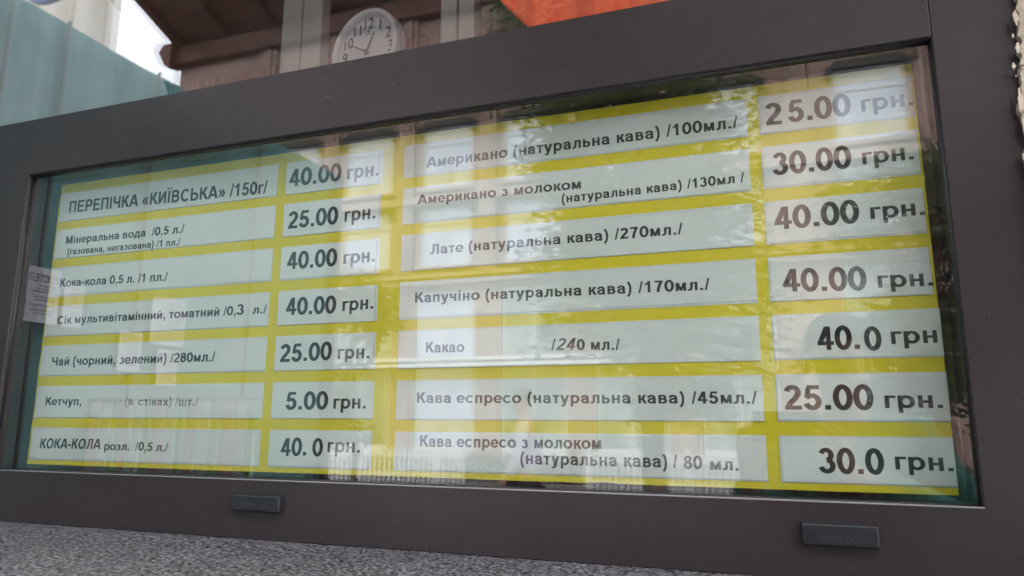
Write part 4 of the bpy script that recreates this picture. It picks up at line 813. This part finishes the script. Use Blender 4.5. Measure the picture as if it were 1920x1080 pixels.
# ------------------------------------------------------------------ people
def skin_mesh(name, verts, edges, radii, root, m, parent, lev=2):
    me = bpy.data.meshes.new(name); me.from_pydata([Vector(v) for v in verts], edges, []); me.materials.append(m)
    o = bpy.data.objects.new(name, me); COL.objects.link(o); o.parent = parent
    s = o.modifiers.new('skin', 'SKIN'); s.use_smooth_shade = True
    for i, r_ in enumerate(radii):
        sv = me.skin_vertices[0].data[i]; sv.radius = r_ if isinstance(r_, tuple) else (r_, r_); sv.use_root = (i == root)
    ss = o.modifiers.new('sub', 'SUBSURF'); ss.levels = lev; ss.render_levels = lev
    return o
SKIN = mat('skin', (.50, .30, .22), .55)
def person(loc, rz, label, J, top_m, leg_m, hair_m, fingers=True, vest=None, bulk=0):
    t = empty('person', loc, label=label, cat='person'); t.rotation_euler = (0, 0, rz)
    names = list(J); idx = {n: i for i, n in enumerate(names)}
    ED = [('pelvis', 'waist'), ('waist', 'chest'), ('chest', 'neck'), ('neck', 'headlow'), ('headlow', 'headmid'), ('headmid', 'headtop')]
    RD = {'pelvis': (.135, .10), 'waist': (.12, .09), 'chest': (.145, .10), 'neck': .052, 'headlow': .062, 'headmid': (.078, .092), 'headtop': .066, 'sh': .055, 'el': .042, 'wr': .028, 'pa': .036, 'hip': .088, 'kn': .058, 'an': .038, 'toe': .036}
    for s in 'LR':
        ED += [('chest', 'sh' + s), ('sh' + s, 'el' + s), ('el' + s, 'wr' + s), ('wr' + s, 'pa' + s), ('pelvis', 'hip' + s), ('hip' + s, 'kn' + s), ('kn' + s, 'an' + s), ('an' + s, 'toe' + s)]
    rad = [RD[n] if n in RD else RD[n[:-1]] for n in names]
    V_ = [J[n] for n in names]; E_ = [(idx[a], idx[b]) for a, b in ED]
    for s in 'LR':      # five fingers per hand, each rooted in the palm and bent
        pa, wr = Vector(J['pa' + s]), Vector(J['wr' + s]); d = (pa - wr).normalized(); side = (d.cross(Vector((0, 1, 0)))).normalized(); inn = 1 if s == 'L' else -1
        for k in range(5):
            if k < 4:
                a = pa + d * .03 + side * (k - 1.5) * .019; l = (.030, .034, .031, .024)[k]; b1 = a + d * l + Vector((inn * .004, .004, 0)); b2 = b1 + (d * .5 + Vector((inn * .55, .25, 0))).normalized() * l * .8
            else:
                a = pa - side * .03; b1 = a + (d * .6 - side * .7).normalized() * .028; b2 = b1 + (d + Vector((inn * .3, 0, 0))).normalized() * .024
            i0 = len(V_); V_ += [tuple(a), tuple(b1), tuple(b2)]; rad += [.0095, .0085, .007]; E_ += [(idx['pa' + s], i0), (i0, i0 + 1), (i0 + 1, i0 + 2)]
    skin_mesh('body', V_, E_, rad, idx['pelvis'], SKIN, t)
    # clothes follow the same joints, a little wider, ending at wrist, waist and ankle
    def garment(nm, keys, eds, grow, m, ends={}):
        ks = list(keys); P_ = [ends.get(k, J.get(k)) for k in ks]; rr_ = []
        for k in ks:
            b0 = RD[k] if k in RD else RD.get(k[:-1], .04); b0 = tuple(x_ + bulk for x_ in b0) if isinstance(b0, tuple) else b0 + bulk * .3; rr_.append(tuple(x_ + grow for x_ in b0) if isinstance(b0, tuple) else b0 + grow)
        skin_mesh(nm, P_, [(ks.index(a), ks.index(b)) for a, b in eds], rr_, 0, m, t)
    lerp = lambda a, b, f: tuple(Vector(a).lerp(Vector(b), f))
    garment('shirt', ['pelvis', 'waist', 'chest', 'shL', 'elL', 'wrL', 'shR', 'elR', 'wrR'], [('pelvis', 'waist'), ('waist', 'chest'), ('chest', 'shL'), ('shL', 'elL'), ('elL', 'wrL'), ('chest', 'shR'), ('shR', 'elR'), ('elR', 'wrR')], .017, top_m,
            {'wrL': lerp(J['elL'], J['wrL'], .85), 'wrR': lerp(J['elR'], J['wrR'], .85)})
    garment('trousers', ['pelvis', 'hipL', 'knL', 'anL', 'hipR', 'knR', 'anR'], [('pelvis', 'hipL'), ('hipL', 'knL'), ('knL', 'anL'), ('pelvis', 'hipR'), ('hipR', 'knR'), ('knR', 'anR')], .02, leg_m)
    if vest: garment('vest', ['pelvis', 'waist', 'chest'], [('pelvis', 'waist'), ('waist', 'chest')], .032, vest, {'chest': lerp(J['chest'], J['neck'], .35)})
    hm = Vector(J['headmid']); ht = Vector(J['headtop'])
    bm = bmesh.new(); bmesh.ops.create_uvsphere(bm, u_segments=20, v_segments=12, radius=1)
    for v in list(bm.verts):
        if v.co.z < -.15 + .55 * max(0, v.co.y): v.co.z = -.15 + .55 * max(0, v.co.y)
        v.co = Vector((v.co.x * .086, v.co.y * .104 - .006, v.co.z * .098)) + (hm + ht) / 2 + Vector((0, -.004, .004))
    link('hair', done(bm, True), hair_m, t, loc=(0, 0, 0))
    eye = mat('eye', (.02, .015, .012), .2)
    for sx in (-1, 1):
        bm = bmesh.new(); bmesh.ops.create_uvsphere(bm, u_segments=10, v_segments=8, radius=.011, matrix=Matrix.Translation(hm + Vector((sx * .031, .084, -.004)))); link('eye', done(bm, True), eye, t, loc=(0, 0, 0))
        bm = bmesh.new(); bmesh.ops.create_uvsphere(bm, u_segments=10, v_segments=8, radius=1, matrix=Matrix.Translation(hm + Vector((sx * .080, -.004, -.014))) @ Matrix.Diagonal((.010, .018, .030, 1))); link('ear', done(bm, True), SKIN, t, loc=(0, 0, 0))
        an = Vector(J['an' + ('L' if sx < 0 else 'R')]); to = Vector(J['toe' + ('L' if sx < 0 else 'R')])
        bm = bmesh.new(); tube(bm, an + Vector((0, -.07, -.055)), to + Vector((0, .05, -.012)), .05, .038, 12)
        for v in bm.verts: v.co.z = max(v.co.z, .0)
        link('shoe', done(bm, True), HOODM, t, loc=(0, 0, 0))
    bm = bmesh.new(); tube(bm, hm + Vector((0, .082, .004)), hm + Vector((0, .104, -.034)), .007, .014, 8); link('nose', done(bm, True), SKIN, t, loc=(0, 0, 0))
    link('mouth', boxes((tuple(hm + Vector((-.022, .084, -.064))), tuple(hm + Vector((.022, .092, -.056)))), bev=.003), mat('lips', (.38, .13, .11), .5), t, loc=(0, 0, 0))
    return t
# photographer: holds the phone up with both hands, facing the window
PX, PY = .20, -1.38
PHC = CAM - FW * .0075 + RT * .03 - UP * .012
def L3(v): return (v[0] - PX, v[1] - PY, v[2])
hl = PHC - RT * .100 - UP * .035 - FW * .045; hr = PHC + RT * .100 - UP * .035 - FW * .045
J = {'pelvis': (0, 0, .94), 'waist': (0, .01, 1.10), 'chest': (0, 0, 1.32), 'neck': (0, .01, 1.47), 'headlow': (0, .03, 1.53), 'headmid': (-.01, .03, 1.63), 'headtop': (-.01, .02, 1.70),
     'shL': (-.18, 0, 1.40), 'elL': (-.25, .14, 1.16), 'wrL': L3(hl - Vector((.01, .045, .075))), 'paL': L3(hl - Vector((.004, .012, .02))),
     'shR': (.18, 0, 1.40), 'elR': (.265, .13, 1.17), 'wrR': L3(hr - Vector((-.03, .045, .07))), 'paR': L3(hr - Vector((-.008, .012, .02))),
     'hipL': (-.09, 0, .88), 'knL': (-.10, .02, .49), 'anL': (-.11, 0, .09), 'toeL': (-.12, .12, .04), 'hipR': (.09, 0, .88), 'knR': (.10, .02, .49), 'anR': (.11, 0, .09), 'toeR': (.13, .12, .04)}
person((PX, PY, 0), 0, 'person in dark vest and teal shirt photographing the menu, mirrored at lower right', J, mat('teal_shirt', (.03, .24, .21), .8), mat('dark_trousers', (.02, .022, .03), .8), mat('dark_hair', (.02, .014, .01), .6), vest=mat('dark_vest', (.03, .03, .034), .8), bulk=.035)
bm = bmesh.new(); box(bm, (-.08, -.0375, -.004), (.08, .0375, .004), bev=.0035, seg=2)
ph = link('phone', done(bm, True), mat('black_phone_case', (.015, .015, .018), .25)); mm = Matrix((RT, UP, -FW)).transposed().to_4x4(); mm.translation = PHC; ph.matrix_world = mm
tag(ph, 'black phone held sideways in the hands of the person photographing', 'phone')
link('screen', boxes(((-.076, -.034, .0041), (.076, .034, .0044))), mat('phone_screen', (.02, .02, .025), .08), ph, loc=(0, 0, 0))
# passer-by in a pale lilac shirt
J2 = {'pelvis': (0, 0, .93), 'waist': (0, .01, 1.08), 'chest': (0, 0, 1.30), 'neck': (0, .01, 1.45), 'headlow': (0, .03, 1.51), 'headmid': (0, .03, 1.61), 'headtop': (0, .02, 1.68),
      'shL': (-.17, 0, 1.38), 'elL': (-.22, -.08, 1.12), 'wrL': (-.22, .02, .90), 'paL': (-.22, .04, .83), 'shR': (.17, 0, 1.38), 'elR': (.22, .03, 1.12), 'wrR': (.21, .16, .93), 'paR': (.21, .2, .87),
      'hipL': (-.09, 0, .87), 'knL': (-.09, .16, .52), 'anL': (-.09, .10, .12), 'toeL': (-.09, .22, .07), 'hipR': (.09, 0, .87), 'knR': (.09, -.04, .48), 'anR': (.09, -.22, .12), 'toeR': (.09, -.10, .05)}
person((-.335 * 6.2, RY(6.2) , 0), R(80), 'person in pale lilac shirt walking past, mirrored under the espresso strip', J2, mat('lilac_shirt', (.60, .55, .70), .8), mat('grey_trousers', (.12, .12, .13), .8), mat('brown_hair', (.06, .035, .02), .6))
